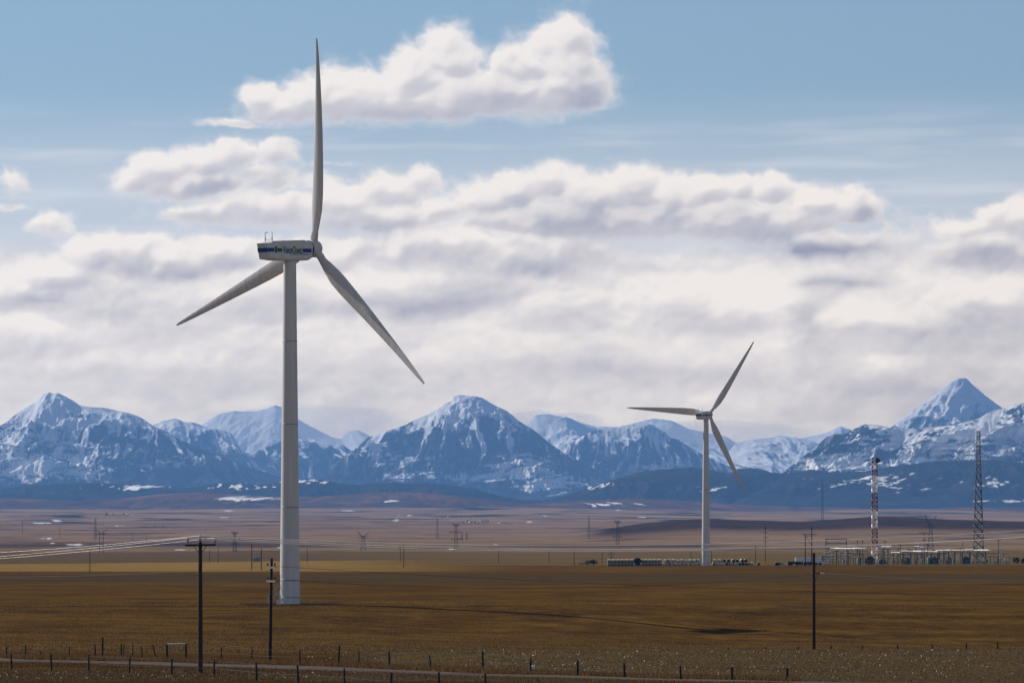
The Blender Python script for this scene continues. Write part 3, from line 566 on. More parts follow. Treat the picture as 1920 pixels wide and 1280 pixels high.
def turbine(base, hub_h, phi, tilt, th0, bend, tower_off, label, livery):
    t = thing('wind_turbine', base, label, 'wind turbine', 'wind turbines on the plain')
    ax = Vector((math.cos(phi) * math.cos(tilt), math.sin(phi) * math.cos(tilt), math.sin(tilt)))
    hx = Vector((math.sin(phi), -math.cos(phi), 0)); up = hx.cross(ax)
    if up.z < 0: up = -up
    hub = Vector((tower_off, tower_off * math.tan(phi), hub_h))       # rotor centre, ahead of the tower along the shaft
    # tower
    top = hub_h - 1.35
    m = MB(); prof = []
    for i in range(13):
        u = i / 12; prof.append((1.30 - .50 * u, u * top - .3 * (i == 0)))
    m.lathe(prof, 48); tw = m.build('tower', white, t)
    m = MB(); jt = (.02, .07, .28, .52, .76)
    for u in jt:
        m = MB(); r = 1.30 - .50 * u; m.lathe([(r + .004, u * top - .05), (r + .03, u * top - .03), (r + .03, u * top + .03), (r + .004, u * top + .05)], 48, cap=False)
        m.build('joint_ring', steelg, tw)
    m = MB(); m.lathe([(1.5, -.6), (1.5, .03), (1.4, .05)], 40); m.build('foundation', mat('foundation_concrete', (.12, .11, .10), rough=.95, var=.3, scale=3, spec=0), t)
    # service stair and door on the far left side
    st_ = MB(); d0 = Vector((-1, .1, 0)).normalized(); sd_ = Vector((-d0.y, d0.x, 0))
    for s_ in (-.45, .45):
        st_.tube(d0 * 1.25 + sd_ * s_ + Vector((0, 0, 1.6)), d0 * 2.9 + sd_ * s_ + Vector((0, 0, 0)), .05)
        st_.tube(d0 * 1.25 + sd_ * s_ + Vector((0, 0, 2.6)), d0 * 2.9 + sd_ * s_ + Vector((0, 0, 1.0)), .03)
        for k in range(4):
            q = d0 * (1.3 + k * .5) + sd_ * s_; z = 1.6 - k * .5
            st_.tube(q + Vector((0, 0, z)), q + Vector((0, 0, z + 1.0)), .025)
    for k in range(8):
        q = d0 * (1.35 + k * .2); st_.box(q + Vector((0, 0, 1.5 - k * .2)), (.25, .9, .04))
    st_.build('stair', steelg, t)
    dr = MB(); dr.box(d0 * 1.285 + Vector((0, 0, 2.75)), (.06, .85, 2.1)); dr.build('door', steelg, t)
    # nacelle: profile swept across its width, in shaft coordinates
    axl = Vector((math.cos(phi), math.sin(phi), 0)) * math.cos(R(1.2)) + Vector((0, 0, math.sin(R(1.2))))
    upl = Vector((0, 0, 1))
    def P(a, h, s_): return hub + axl * (a * 1.03) + upl * (h - .16) + hx * s_
    prof = [(-1.15, .95), (-2.4, 1.20), (-4.6, 1.12), (-7.5, 1.00), (-7.9, .78), (-8.7, .72), (-8.25, -1.28), (-6.6, -1.42), (-3.0, -1.42), (-1.7, -1.38), (-1.0, -1.0), (-.85, .55)]
    m = MB(); wn = 1.02; n = len(prof)
    rings = []
    for s_, inset in ((-wn, .12), (-wn + .12, 0), (wn - .12, 0), (wn, .12)):
        cx_ = sum(p[0] for p in prof) / n; cy_ = sum(p[1] for p in prof) / n
        rings.append([P(a + (cx_ - a) * inset * .25, h + (cy_ - h) * inset, s_) for a, h in prof])
    vs = [v for r_ in rings for v in r_]
    fs = [(i * n + k, i * n + (k + 1) % n, (i + 1) * n + (k + 1) % n, (i + 1) * n + k) for i in range(3) for k in range(n)]
    fs += [tuple(range(n))[::-1], tuple(range(3 * n, 4 * n))]
    m.add(vs, fs); nac = m.build('nacelle', white, t)
    def plate(name, a0, a1, h0, h1, material, side=wn, off=.006, par=None):
        q = MB(); vs = [P(a, h, side + o) for o in (off, off - .02) for a, h in ((a0, h0), (a1, h0), (a1, h1), (a0, h1))]
        q.add(vs, [(0, 1, 2, 3), (7, 6, 5, 4), (0, 4, 5, 1), (1, 5, 6, 2), (2, 6, 7, 3), (3, 7, 4, 0)])
        return q.build(name, material, par or nac)
    def rear(name, s0, s1, h0, h1, material):
        def ra(h): return -8.7 + (.72 - h) / 2.0 * .45
        q = MB(); vs = [P(ra(h) - o, h, s_) for o in (.012, -.01) for s_, h in ((s0, h0), (s1, h0), (s1, h1), (s0, h1))]
        q.add(vs, [(0, 1, 2, 3), (7, 6, 5, 4), (0, 4, 5, 1), (1, 5, 6, 2), (2, 6, 7, 3), (3, 7, 4, 0)]); return q.build(name, material, nac)
    if livery:
        rear('blue_stripe', -.95, .9, -.42, .12, bluep)
        plate('blue_stripe', -8.6, -7.45, -.38, .10, bluep)
        plate('slot', -7.35, -7.05, -.52, .32, dark)
        plate('green_stripe', -7.0, -6.15, -.38, .10, greenp)
        plate('blue_stripe', -2.75, -1.25, -.38, .10, bluep)
        def word(txt, a0, a1, material):
            cu = bpy.data.curves.new('lettering', 'FONT'); cu.body = txt; cu.size = 1; cu.extrude = .008; cu.offset = .022; cu.materials.append(material)
            o = bpy.data.objects.new('lettering', cu); COL.objects.link(o); bpy.context.view_layer.update()
            me = bpy.data.meshes.new_from_object(o); bpy.data.objects.remove(o)
            co = np.array([v.co for v in me.vertices]); x0, x1 = co[:, 0].min(), co[:, 0].max(); 
            for v in me.vertices:
                q = P(a0 + (v.co.x - x0) / (x1 - x0) * (a1 - a0), -.50 + v.co.y * 1.2, wn + .012 + v.co.z); v.co = q
            me.materials.clear(); me.materials.append(material)
            o = bpy.data.objects.new('lettering', me); COL.objects.link(o); o.parent = nac
        word('Vision', -6.05, -4.45, bluep); word('Quest', -4.40, -2.85, greenp)
        plate('grime_streak', -4.9, -1.7, -.68, -.62, grime, off=.003); plate('grime_streak', -3.2, -1.3, -.60, -.56, grime, off=.003)
    else:
        plate('dark_stripe', -8.0, -1.3, -.30, .12, navyp); rear('dark_stripe', -1.0, .98, -.30, .12, navyp)
        plate('slot', -4.6, -4.2, -1.0, .55, navyp, off=.01)
    # wind sensors on a low frame
    q = MB(); r0 = .035
    for s_ in (-.55, .75):
        a = -7.6; q.tube(P(a, .95, s_), P(a, 2.15, s_), r0); q.tube(P(a, 1.05, s_), P(a, 1.5, s_), r0 * 1.7)
    q.tube(P(-7.6, 1.2, -.55), P(-7.6, 1.2, .75), r0); q.tube(P(-7.6, 2.05, -.55), P(-7.6, 2.05, -.2), r0 * .8); q.tube(P(-7.6, 2.05, -.2), P(-7.6, 2.2, -.2), r0 * 1.3)
    q.build('wind_sensor', dark, nac)
    q = MB(); q.lathe([(.95, -1.45), (1.0, -.9)], 24, c=(0, 0, hub_h + .0)); q.build('yaw_collar', dark, t)
    # hub and spinner
    mz = ax.to_track_quat('Z', 'Y').to_matrix()
    q = MB(); pr = [(1.05, -.9), (1.12, -.5), (1.12, .15)] + [(1.12 * math.cos(a), .15 + 1.0 * math.sin(a)) for a in (.3, .6, .9, 1.2, 1.4, 1.55)]
    q.lathe(pr, 32, mz, hub); hb_ = q.build('hub', white, t)
    q = MB(); q.lathe([(1.07, -.92), (1.10, -.86)], 32, mz, hub); q.build('hub_seam', dark, hb_)
    for k in range(3):
        q = MB(); vs, fs = blade_mesh(ax, hx, up, th0 + k * 2 * math.pi / 3, bend)
        q.add([v + hub for v in vs], fs[:-2], True); q.add([v + hub for v in vs], fs[-2:])
        q.build('blade', white, t)
    return t

b1 = at(543.5, 724)
# rotor centre seen at (586, 465.4): ahead of the tower by 42.5 px
turbine(b1, (1132 - 463.9) * 724 / F + 0, .781, .091, 1.388, -1.65, (586.3 - 543.5) / F * 724, 'tall white wind turbine standing nearest, blue and green lettering on its nacelle', True)
d2 = 1746
b2 = at(1323.5, d2)
turbine(b2, -(776.3 - HY) * d2 / F - b2.z, 1.165, .074, .964, -.44, (1330.1 - 1323.5) / F * d2, 'smaller looking white wind turbine farther off, plain dark stripe on its nacelle', False)

# ------------------------------------------------------------------ utility poles and lines
wood = mat('weathered_pole_wood', (.055, .042, .034), rough=.9, var=.3, scale=6, bump=.01)
postw = mat('fence_post_wood', (.030, .024, .020), rough=.95, var=.35, scale=14)
palew = mat('pale_sunlit_wood', (.50, .44, .37), rough=.85, var=.25, scale=9)  # pale tone stands for the sunlit faces of the short crossarms
porc = mat('glazed_porcelain', (.70, .66, .62), rough=.12, var=.08, spec=.8)
brown_p = mat('brown_porcelain', (.06, .045, .04), rough=.2, var=.1, spec=.7)
alu = mat('bright_aluminium_wire', (.92, .90, .87), rough=.5, metal=.5, var=.1, scale=.4, spec=.6)
drkw = mat('dull_wire', (.05, .045, .04), rough=.7, var=.1)
def insul(q_dark, q_lit, p, s=1.0):
    q_dark.tube(p, p + Vector((0, 0, .18 * s)), .02 * s); q_lit.lathe([(.03 * s, .12 * s), (.10 * s, .16 * s), (.07 * s, .24 * s), (.11 * s, .27 * s), (.04 * s, .38 * s)], 10, c=p)

# left pole with one crossarm
pl = gp(375.5, 1261.5, 340, 420); dl = pl.y; SP = dl / F
t = thing('utility_pole', pl, 'weathered wooden utility pole with a wide crossarm, tallest of the near poles', 'utility pole')
hp = (1261.5 - 1016) * SP
q = MB(); q.lathe([(.17, -.5), (.165, 0), (.15, hp * .4), (.12, hp)], 14); q.build('pole', wood, t)
q = MB(); m = Matrix.Rotation(R(-1.3) , 3, 'Y'); ha = (1261.5 - 1021.5) * SP; q.box((.02, -.17, ha), (57 * SP, .11, .12), m); arm = q.build('crossarm', postw, t)
q = MB()
for s_ in (-1, 1): q.tube((s_ * 12 * SP, -.19, ha - .03), (s_ * .05, -.19, ha - 16 * SP), .022)
q.build('brace', dark, t)
for dx in (-23, 28):
    qa = MB(); qb = MB(); insul(qa, qb, Vector((dx * SP, -.17, ha + .05)), 1.15); i_ = qb.build('insulator', porc, t); qa.build('pin', dark, i_)
qa = MB(); qb = MB(); qa.tube((0, 0, hp - .1), (0, 0, hp + .12), .045); insul(qa, qb, Vector((0, 0, hp)), 1.2); i_ = qb.build('insulator', porc, t); qa.build('pin', dark, i_)
LP_TOP = pl + Vector((0, 0, hp + .42)); LP_L = pl + Vector((-23 * SP, -.17, ha + .48)); LP_R = pl + Vector((28 * SP, -.17, ha + .48))

# second pole, its short arms coloured pale for their sunlit faces
p2 = gp(506, 1241, 340, 430); s2 = p2.y / F; hp2 = (1241 - 1046) * s2
t = thing('utility_pole', p2, 'thin dark wooden pole with two short pale crossarms, beside the tall turbine', 'utility pole')
q = MB(); q.lathe([(.14, -.5), (.135, 0), (.11, hp2 * .5), (.09, hp2)], 12, Matrix.Rotation(R(1.0), 3, 'Y')); q.build('pole', postw, t)
for yy, dx in ((1063.5, -.5), (1089, .5)):
    ha2 = (1241 - yy) * s2; q = MB(); q.box((dx * .0 + .1, -.12, ha2), (.95, .10, .13), Matrix.Rotation(R(-48), 3, 'Z')); q.build('crossarm', palew, t)
    for e in (-.4, .4):
        qa = MB(); qb = MB(); dv = Vector((math.cos(R(-48)) * e + .1, math.sin(R(-48)) * e - .12, ha2 + .06)); insul(qa, qb, dv, .7); i_ = qb.build('insulator', brown_p, t); qa.build('pin', dark, i_)

# right pole with a side bracket
d3 = 482; bz = at(1526, d3); s3 = d3 / F; hp3 = -(1036 - HY) * s3 - bz.z
t = thing('utility_pole', bz, 'dark wooden pole with a small side bracket, in the open field on the right', 'utility pole')
q = MB(); q.lathe([(.15, -.5), (.145, 0), (.13, hp3 * .6), (.11, hp3)], 12); q.build('pole', postw, t)
h3 = -(1074.5 - HY) * s3 - bz.z
q = MB(); q.tube((.05, -.05, h3 + .05), (.85, -.1, h3), .035); q.tube((.1, -.05, h3 - .55), (.5, -.08, h3 - .02), .02); br_ = q.build('bracket', dark, t)
q = MB(); q.lathe([(.03, 0), (.09, .04), (.06, .12), (.10, .17), (.07, .26), (.10, .31), (.03, .40)], 10, Matrix.Rotation(R(97), 3, 'Y'), (.55, -.1, h3)); q.build('insulator', porc, br_)
q = MB(); q.tube((-.2, 0, h3 + .02), (-.1, 0, h3 + .02), .05); q.build('bolt', porc, br_)

def wire(p0, p1, sag, r, material, label, cat='power line', group=None, n=60, name='power_line'):
    q = MB(); pts = []
    for i in range(n + 1):
        u = i / n; p = p0.lerp(p1, u); p.z -= 4 * sag * u * (1 - u); pts.append(p)
    q.path(pts, r, 6); o = q.build(name, material); tag(o, label, cat, group); return o
# main line: three conductors across the whole view, next poles stand outside the picture
ER, EL = 350., 470.
def R_(y): return pt(2150, y, ER)
WG = 'bright conductors of the near power line'
wire(LP_TOP, R_(977.5), 1.02, .026, alu, 'topmost bright wire sagging rightward from the near crossarm pole', group=WG)
wire(LP_R, R_(991), 1.02, .026, alu, 'middle bright wire sagging rightward from the near crossarm pole', group=WG)
wire(LP_L, R_(990), 1.14, .026, alu, 'lowest bright wire sagging rightward from the near crossarm pole', group=WG)
wire(LP_TOP, pt(-900, 1039, EL), 1.05, .0065, alu, 'topmost bright wire running leftward down from the near crossarm pole', group=WG)
wire(LP_R, pt(-900, 1068, EL), .98, .0065, alu, 'middle bright wire running leftward down from the near crossarm pole', group=WG)
wire(LP_L, pt(-900, 1068, EL), .92, .0065, alu, 'lowest bright wire running leftward down from the near crossarm pole', group=WG)
# dull service wires
def W2(px, py, d): return pt(px, py, d)
k2 = p2.y
wire(W2(511, 1061, k2), W2(2000, 1118, 410), .35, .014, drkw, 'thin dull wire running rightward from the upper pale crossarm')
wire(W2(511, 1061, k2), W2(-300, 1076, 520), .5, .014, drkw, 'thin dull wire running leftward from the upper pale crossarm')
wire(W2(514, 1086, k2), W2(1540, 1075, 482), .9, .013, drkw, 'thin dull wire from the lower pale crossarm to the right pole bracket')
wire(W2(1541, 1073, 482), W2(2100, 1078, 430), .5, .013, drkw, 'thin dull wire running rightward from the bracket of the right pole')

# ------------------------------------------------------------------ fences along the road
def post(px, yt, yb, r, dpx, label, group, d0=340, d1=470, name='fence_post', d=None):
    b = gp(px, yb, d0, d1) if d is None else at(px, d); s = b.y / F
    h = (yb - yt) * s if d is None else -(yt - HY) * s - b.z
    q = MB(); top = Vector((dpx * s, 0, h)); r *= 1.35; q.tube((0, 0, -.35), top * .55, r, r * .93, 8, cap=False); q.tube(top * .55, top, r * .93, r * .82, 8)
    o = q.build(name, postw); o.location = b; tag(o, label, 'fence post', group); return o
far = [(12, 1211, 1232, 0, .045), (48, 1209, 1231, 0, .05), (80, 1218, 1232, -6, .04), (130, 1211, 1232, 0, .035), (179, 1207, 1230, -1.5, .05), (192, 1194, 1230, .5, .06), (227, 1207, 1229, .5, .05), (231, 1205, 1227, 1.5, .035), (248, 1206, 1232, 1.5, .04),
       (268, 1210, 1233, -4, .04), (293, 1208, 1230, -7, .04), (414, 1211, 1234, 2, .045), (471, 1213, 1240, 2, .04), (562, 1217, 1246, 0, .045), (634, 1209, 1247, 2.5, .055), (673, 1220, 1247, 0, .04), (730, 1220, 1250, -.5, .055), (809, 1227, 1256, -4, .045), (905, 1219, 1256, 0, .06),
       (995, 1233, 1262, 0, .055), (1083, 1237, 1269, 0, .06), (1171, 1242, 1271, -1, .06), (1277, 1253, 1282, -2, .055), (1373, 1259, 1286, -1, .06), (1476, 1268, 1293, 0, .065)]
how = {2: 'short post leaning left', 5: 'taller thick post', 9: 'post leaning slightly left', 10: 'thin post leaning well left', 7: 'thin post tilting right, close against another', 14: 'tall post tilting right', 17: 'post leaning left in tall grass', 6: 'short thick post paired with a thin one'}
for i, (x, a, b_, dx, r) in enumerate(far):
    desc = how.get(i, 'upright weathered post' if abs(dx) < 2 else 'slightly tilted weathered post')
    post(x, a, b_, r, dx, '%s beyond the gravel road, %s from the left' % (desc, ordinal(i + 1)), 'fence posts beyond the gravel road')
near = [(22, 1225, 1254), (97, 1224, 1257), (166.5, 1227, 1257), (242, 1229, 1262), (322, 1234, 1264), (401, 1236, 1265), (481.5, 1241, 1276), (559.5, 1246, 1279), (645.5, 1252, 1283), (732, 1260, 1291), (823, 1266, 1298), (909, 1272, 1302)]
for i, (x, a, b_) in enumerate(near):
    post(x, a, b_, .05, (-1.5, -2, 0, 2, 0, 1)[i % 6], 'dark thin post on the near side of the gravel road, %s from the left' % ordinal(i + 1), 'fence posts before the gravel road', 300, 470)
bk = [(1243, 1216), (1366, 1213), (1435, 1212), (1497, 1211), (1558, 1210), (1617.5, 1209), (1683, 1208), (1748, 1207), (1812, 1205), (1870.5, 1203)]
for i, (x, a) in enumerate(bk):
    post(x, a, 0, .055, 0, 'distant fence post rising behind the stubble crest, %s from the left' % ordinal(i + 1), 'fence posts behind the stubble crest', d=478 - i * .8)
def strands(lst, d0, d1, label, nm):
    for k, fr_ in enumerate((.45, .9)):
        q = MB(); pts = []
        for e in lst:
            x, yt, yb = e[0], e[1], e[2]; b = gp(x, yb, d0, d1); pts.append(b + Vector((0, -.03, (yb - yt) * b.y / F * fr_)))
        q.path(pts, .009, 4); tag(q.build('fence_wire', drkw), '%s strand of thin fence wire %s the gravel road' % (('lower', 'upper')[k], nm), 'fence wire', 'fence wires')
strands(far, 340, 470, '', 'beyond'); strands(near, 300, 470, '', 'in front of')
# brace frame with a pale rail
g0 = gp(330.5, 1234, 380, 450); s = g0.y / F
t = thing('brace_frame', g0, 'fence brace of two stout posts under a pale white rail', 'fence brace')
for k, x in enumerate((-17.5, 18)):
    q = MB(); q.tube((x * s, 0, -.3), (x * s, 0, 28.5 * s), .085, .08, 10); q.build('post', postw, t)
q = MB(); q.tube((-17 * s, -.10, 27.2 * s), (17.5 * s, -.10, 27.6 * s), .065, .06, 10); q.build('rail', mat('sun_bleached_rail', (.72, .68, .62), rough=.7, var=.15, scale=8), t)

# ------------------------------------------------------------------ distant lattice pylons and poles
lat = mat('lattice_steel', (.10, .10, .115), rough=.6, metal=.2, var=.15)
latf = mat('dark_lattice_steel', (.045, .05, .07), rough=.6, var=.15)
def lattice_body(q, h, w0, w1, nb, r, z0=0):
    def c(z): 
        w = (w0 + (w1 - w0) * (z - z0) / (h - z0)) / 2; return [Vector((sx_ * w, sy * w, z)) for sx_, sy in ((-1, -1), (1, -1), (1, 1), (-1, 1))]
    for i in range(nb):
        a = c(z0 + (h - z0) * i / nb); b_ = c(z0 + (h - z0) * (i + 1) / nb)
        for k in range(4):
            q.tube(a[k], b_[k], r * 1.3, n=4, cap=False); q.tube(a[k], b_[(k + 1) % 4], r * .8, n=4, cap=False); q.tube(a[(k + 1) % 4], b_[k], r * .8, n=4, cap=False); q.tube(b_[k], b_[(k + 1) % 4], r * .7, n=4, cap=False)
def pylon(px, yt, yb, kind, label, rz=0, d=None):
    b = gp(px, yb, 1900, 12000) if d is None else at(px, d); s = b.y / F; h = -(yt - HY) * s - b.z; r = .28 * s
    t = thing('lattice_pylon', b, label, 'pylon', 'lattice pylons crossing the plain', rz)
    q = MB()
    if kind == 'horn':
        lattice_body(q, h * .72, 11 * s, 4 * s, 5, r); q.build('body', latf, t)
        q = MB()
        for sg in (-1, 1):
            q.tube((sg * 2 * s, 0, h * .70), (sg * 11 * s, 0, h), r * 1.6, r, n=5); q.tube((sg * 2 * s, 0, h * .62), (sg * 11 * s, 0, h), r, n=4)
        q.tube((-11 * s, 0, h * .66), (11 * s, 0, h * .66), r * 1.6, n=5); q.tube((-5 * s, 0, h * .74), (5 * s, 0, h * .74), r * 1.8, n=5)
        q.build('crossarm', latf, t)
    elif kind == 'tree':
        lattice_body(q, h * .98, 7 * s, 3 * s, 7, r); q.build('body', latf, t)
        for f_, w in ((.88, 7), (.62, 13), (.36, 9)):
            q = MB(); q.tube((-w * s, 0, h * f_ + 1.5 * s), (0, 0, h * f_), r * 1.5, n=5); q.tube((w * s, 0, h * f_ + 1.5 * s), (0, 0, h * f_), r * 1.5, n=5); q.tube((-w * s, 0, h * f_ + 1.5 * s), (0, 0, h * f_ + 3.5 * s), r, n=4); q.tube((w * s, 0, h * f_ + 1.5 * s), (0, 0, h * f_ + 3.5 * s), r, n=4); q.build('crossarm', latf, t)
        q = MB()
        for sg in (-1, 1): q.tube((sg * 1.5 * s, 0, h * .9), (sg * 7 * s, 0, h * 1.03), r * 1.4, n=5)
        q.build('horn', latf, t)
    elif kind == 'twin':
        for sg in (-3.5, 3.5):
            q = MB(); q.tube((sg * s, 0, 0), (sg * s, 0, h * .92), r * 2.4, r * 1.8, n=6); q.build('mast', latf, t)
        q = MB(); q.tube((-12 * s, 0, h), (0, 0, h * .84), r * 1.6, n=5); q.tube((12 * s, 0, h), (0, 0, h * .84), r * 1.6, n=5); q.tube((-9 * s, 0, h * .8), (9 * s, 0, h * .8), r * 1.6, n=5); q.tube((-7 * s, 0, h * .62), (7 * s, 0, h * .62), r, n=5); q.build('crossarm', latf, t)
    elif kind == 'slim':
        lattice_body(q, h, 4 * s, 2.4 * s, 6, r * .7); q.build('body', latf, t)
    return t
pylon(190, 992, 1036, 'twin', 'twin-mast pylon with raised arms, at the left of the plain')
pylon(179, 971, 1018, 'slim', 'slim faint pylon just behind the twin-mast one', d=6400)
pylon(440, 996, 1034, 'tree', 'faint pylon between the crossarm pole and the tall turbine')
pylon(681, 995, 1031, 'horn', 'horned pylon standing right of the tall turbine')
pylon(855, 980, 1030, 'tree', 'dark pylon with three tiers of arms, below the central mountain')
pylon(820, 970, 1009, 'slim', 'slim faint pylon left of the three-tier one')
pylon(866, 1001, 1013, 'slim', 'tiny faint pylon, left one of the close pair right of the three-tier one')
pylon(875, 998, 1012, 'slim', 'tiny faint pylon, right one of the close pair right of the three-tier one')
pylon(1104, 968, 1010, 'slim', 'slim faint pylon at the tip of the dark rise')
pylon(1158, 974, 1026, 'tree', 'pylon standing in front of the left end of the dark rise')
pylon(1745, 964, 1032, 'horn', 'faint horned pylon behind the substation')
pylon(1542, 898, 975, 'slim', 'faint slim mast before the blue forested foothills', d=9000)
def fpole(px, yt, yb, label, arms=(), r=.11, d=None, rm=None):
    b = gp(px, yb, 1000, 9000) if d is None else at(px, d); s = b.y / F; h = -(yt - HY) * s - b.z; r = max(r, .42 * s)
    t = thing('utility_pole', b, label, 'utility pole', 'distant utility poles on the plain')
    q = MB(); q.tube((0, 0, -.4), (0, 0, h), r, r * .75, n=6); q.build('pole', rm or postw, t)
    for y, w in arms:
        q = MB(); z = (-(y - HY) * s - b.z); q.tube((-w * s, -r, z), (w * s, -r, z), .45 * s, n=5); q.build('crossarm', rm or postw, t)
    return t
FPD = [(168.5, 1029, 1073, 'distant bare pole in front of the golden strip, far left', ()), (393, 1031, 1054, 'short bare pole just right of the crossarm pole', ()), (409, 1024, 1054, 'faint pole between the crossarm pole and the transformer poles', ()),
       (750.5, 1023, 1052, 'shorter of two poles right of the horned pylon', ((1026, 3),)), (757, 1021, 1064, 'taller of two poles right of the horned pylon', ((1024, 3),)), (935, 1031, 1055, 'faint pole below the central mountain, left one', ()), (1029.5, 1031, 1055, 'faint pole left of the dark brush heap', ()),
       (1076.5, 1031, 1059, 'bare pole in front of the dark brush heap', ((1033.5, 4),)), (1129, 1033, 1056, 'thin bare pole between the brush heap and the windbreak', ()), (1146, 1032, 1051, 'short pole with three crossarms above the windbreak', ((1034, 5), (1039, 6), (1044, 4))), (1295.5, 1029, 1056, 'thin bare pole just left of the farther turbine', ()),
       (1334, 1029, 1056, 'thin bare pole just right of the farther turbine', ()), (1416.5, 1023, 1057, 'thin pole right of the bale stacks', ((1026, 3), )), (576, 1027, 1055, 'faint bare pole just right of the tall turbine', ()), (42, 975, 1001, 'tiny faint pole, leftmost on the far plain', ()), (112, 985, 1007, 'tiny faint pole left of the twin-mast pylon', ()), (249, 1000, 1013, 'tiny faint pole, left one of two right of the twin-mast pylon', ()), (275, 1000, 1014, 'tiny faint pole, right one of two right of the twin-mast pylon', ()),
       (1872, 1009, 1058, 'thin pole at the right end of the substation', ((1013, 4),)), (1805, 1014, 1050, 'thin pole behind the right row of white busbars', ())]
for x, a, b_, lb, arms in FPD: fpole(x, a, b_, lb, arms)
tl = fpole(1435, 985, 1057, 'tall dark pole with short step arms, left of the white trailer', ((989, 4), (998, 5), (1007, 5), (1016, 4)))
# two-pole transformer platform
b = gp(472, 1068, 1200, 2200); s = b.y / F
t = thing('transformer_platform', b, 'two poles carrying a small bank of transformers, left of the tall turbine', 'transformer platform')
for x, h in ((0, 49), (18, 40)):
    q = MB(); q.tube((x * s, 0, -.4), (x * s, 0, h * s), .14, .11, 8); q.build('pole', postw, t)
for k in range(3):
    q = MB(); q.lathe([(.26, 16.5 * s), (.30, 17 * s), (.30, 24 * s), (.2, 25.5 * s), (.06, 25.6 * s), (.06, 28 * s)], 12, c=((4.5 + k * 4.6) * s, 0, 0)); q.build('transformer', mat('transformer_grey', (.20, .24, .30), rough=.5, var=.15), t)
q = MB(); q.box((9 * s, 0, 15.6 * s), (20 * s, .5, .16)); q.box((9 * s, 0, 27 * s), (20 * s, .1, .12)); q.build('platform', steelg, t)
# two-pole frame left of the substation
b = at(1510, 1790); s = b.y / F; z = lambda y: -(y - HY) * s - b.z
t = thing('pole_frame', b, 'tall two-pole frame with a crossarm behind the white trailer', 'pole frame')
for x, y in ((0, 1002), (12, 989)):
    q = MB(); q.tube((x * s, 0, -.4), (x * s, 0, z(y)), .17, .13, 8); q.build('pole', postw, t)
q = MB(); q.tube((-5 * s, 0, z(1001.5)), (22 * s, 0, z(1001.5)), .10, n=6); q.tube((-4 * s, 0, z(1004)), (19 * s, 0, z(1004)), .07, n=6); q.tube((10 * s, 0, z(989)), (15 * s, 0, z(989)), .08, n=6); q.tube((2 * s, 0, z(1005)), (11 * s, 0, z(1020)), .05, n=5); q.build('crossarm', postw, t)
# glinting conductors between the far pylons
gl = mat('glinting_far_wire', (.62, .58, .55), rough=.4, var=.1)
FW = 'glinting conductors between the far pylons'
for k, (x0, y0, x1, y1, sg, d_, lb) in enumerate([(178, 1003, 372, 1018, 1.2, 3300, 'upper far wire dropping right from the twin-mast pylon'), (203, 1003, 290, 1013, .8, 3300, 'short glinting wire right of the twin-mast pylon'), (166, 1016, 250, 1033, .5, 3300, 'lower left far wire under the twin-mast pylon'), (205, 1029, 270, 1037, .4, 3300, 'lowest far wire right of the twin-mast pylon'),
        (385, 1017, 672, 1011, 2.5, 3600, 'far wire sagging between the crossarm pole and the horned pylon'), (684, 1012, 755, 1031, .5, 3600, 'left glinting wire dropping right from the horned pylon'), (692, 1012, 775, 1034, .5, 3600, 'right glinting wire dropping right from the horned pylon'), (560, 1019, 680, 1012, .8, 3600, 'upper far wire left of the horned pylon'),
        (1440, 990, 1480, 1004, .4, 2600, 'glinting wire dropping right from the tall dark pole'), (1850, 1008, 1990, 978, .6, 2400, 'upper faint wire rising at the right edge'), (1822, 1022, 1990, 990, 1.0, 2400, 'middle faint wire rising at the right edge'), (1860, 1027, 1990, 1016, 2.2, 2400, 'lower faint wire sagging at the right edge')]):
    wire(pt(x0, y0, d_), pt(x1, y1, d_ * 1.03), sg, .085 if d_ > 3000 else .06, gl, lb, group=FW, n=24)

# ------------------------------------------------------------------ substation
SY = 1800.; ss_ = SY / F
def sb(px, d=SY): return at(px, d)
busw = mat('sunlit_busbar_aluminium', (.92, .90, .87), rough=.38, metal=.7, var=.06, spec=.7)
ggray = mat('substation_steel', (.16, .17, .175), rough=.6, metal=.2, var=.2)
tgreen = mat('tank_green', (.13, .20, .18), rough=.6, var=.2); tdark = mat('tank_dark', (.045, .055, .065), rough=.6, var=.2)
gantries = [(1559, 1621, 1027.5, 3, 'long busbar gantry, leftmost of the white-topped rows'), (1652, 1669, 1024.5, 2, 'short high busbar gantry just right of the red and white mast'), (1672, 1687, 1035, 2, 'short low busbar gantry right of the mast'), (1689, 1738, 1033, 4, 'middle busbar gantry with a white top'), (1712, 1735, 1025, 2, 'raised short busbar gantry above the middle row'),
            (1740, 1764, 1033.5, 2, 'brightest short busbar gantry in the middle of the yard'), (1757, 1782, 1031, 3, 'short busbar gantry right of the brightest one'), (1785, 1853, 1031, 5, 'longest busbar gantry, under the lattice tower')]
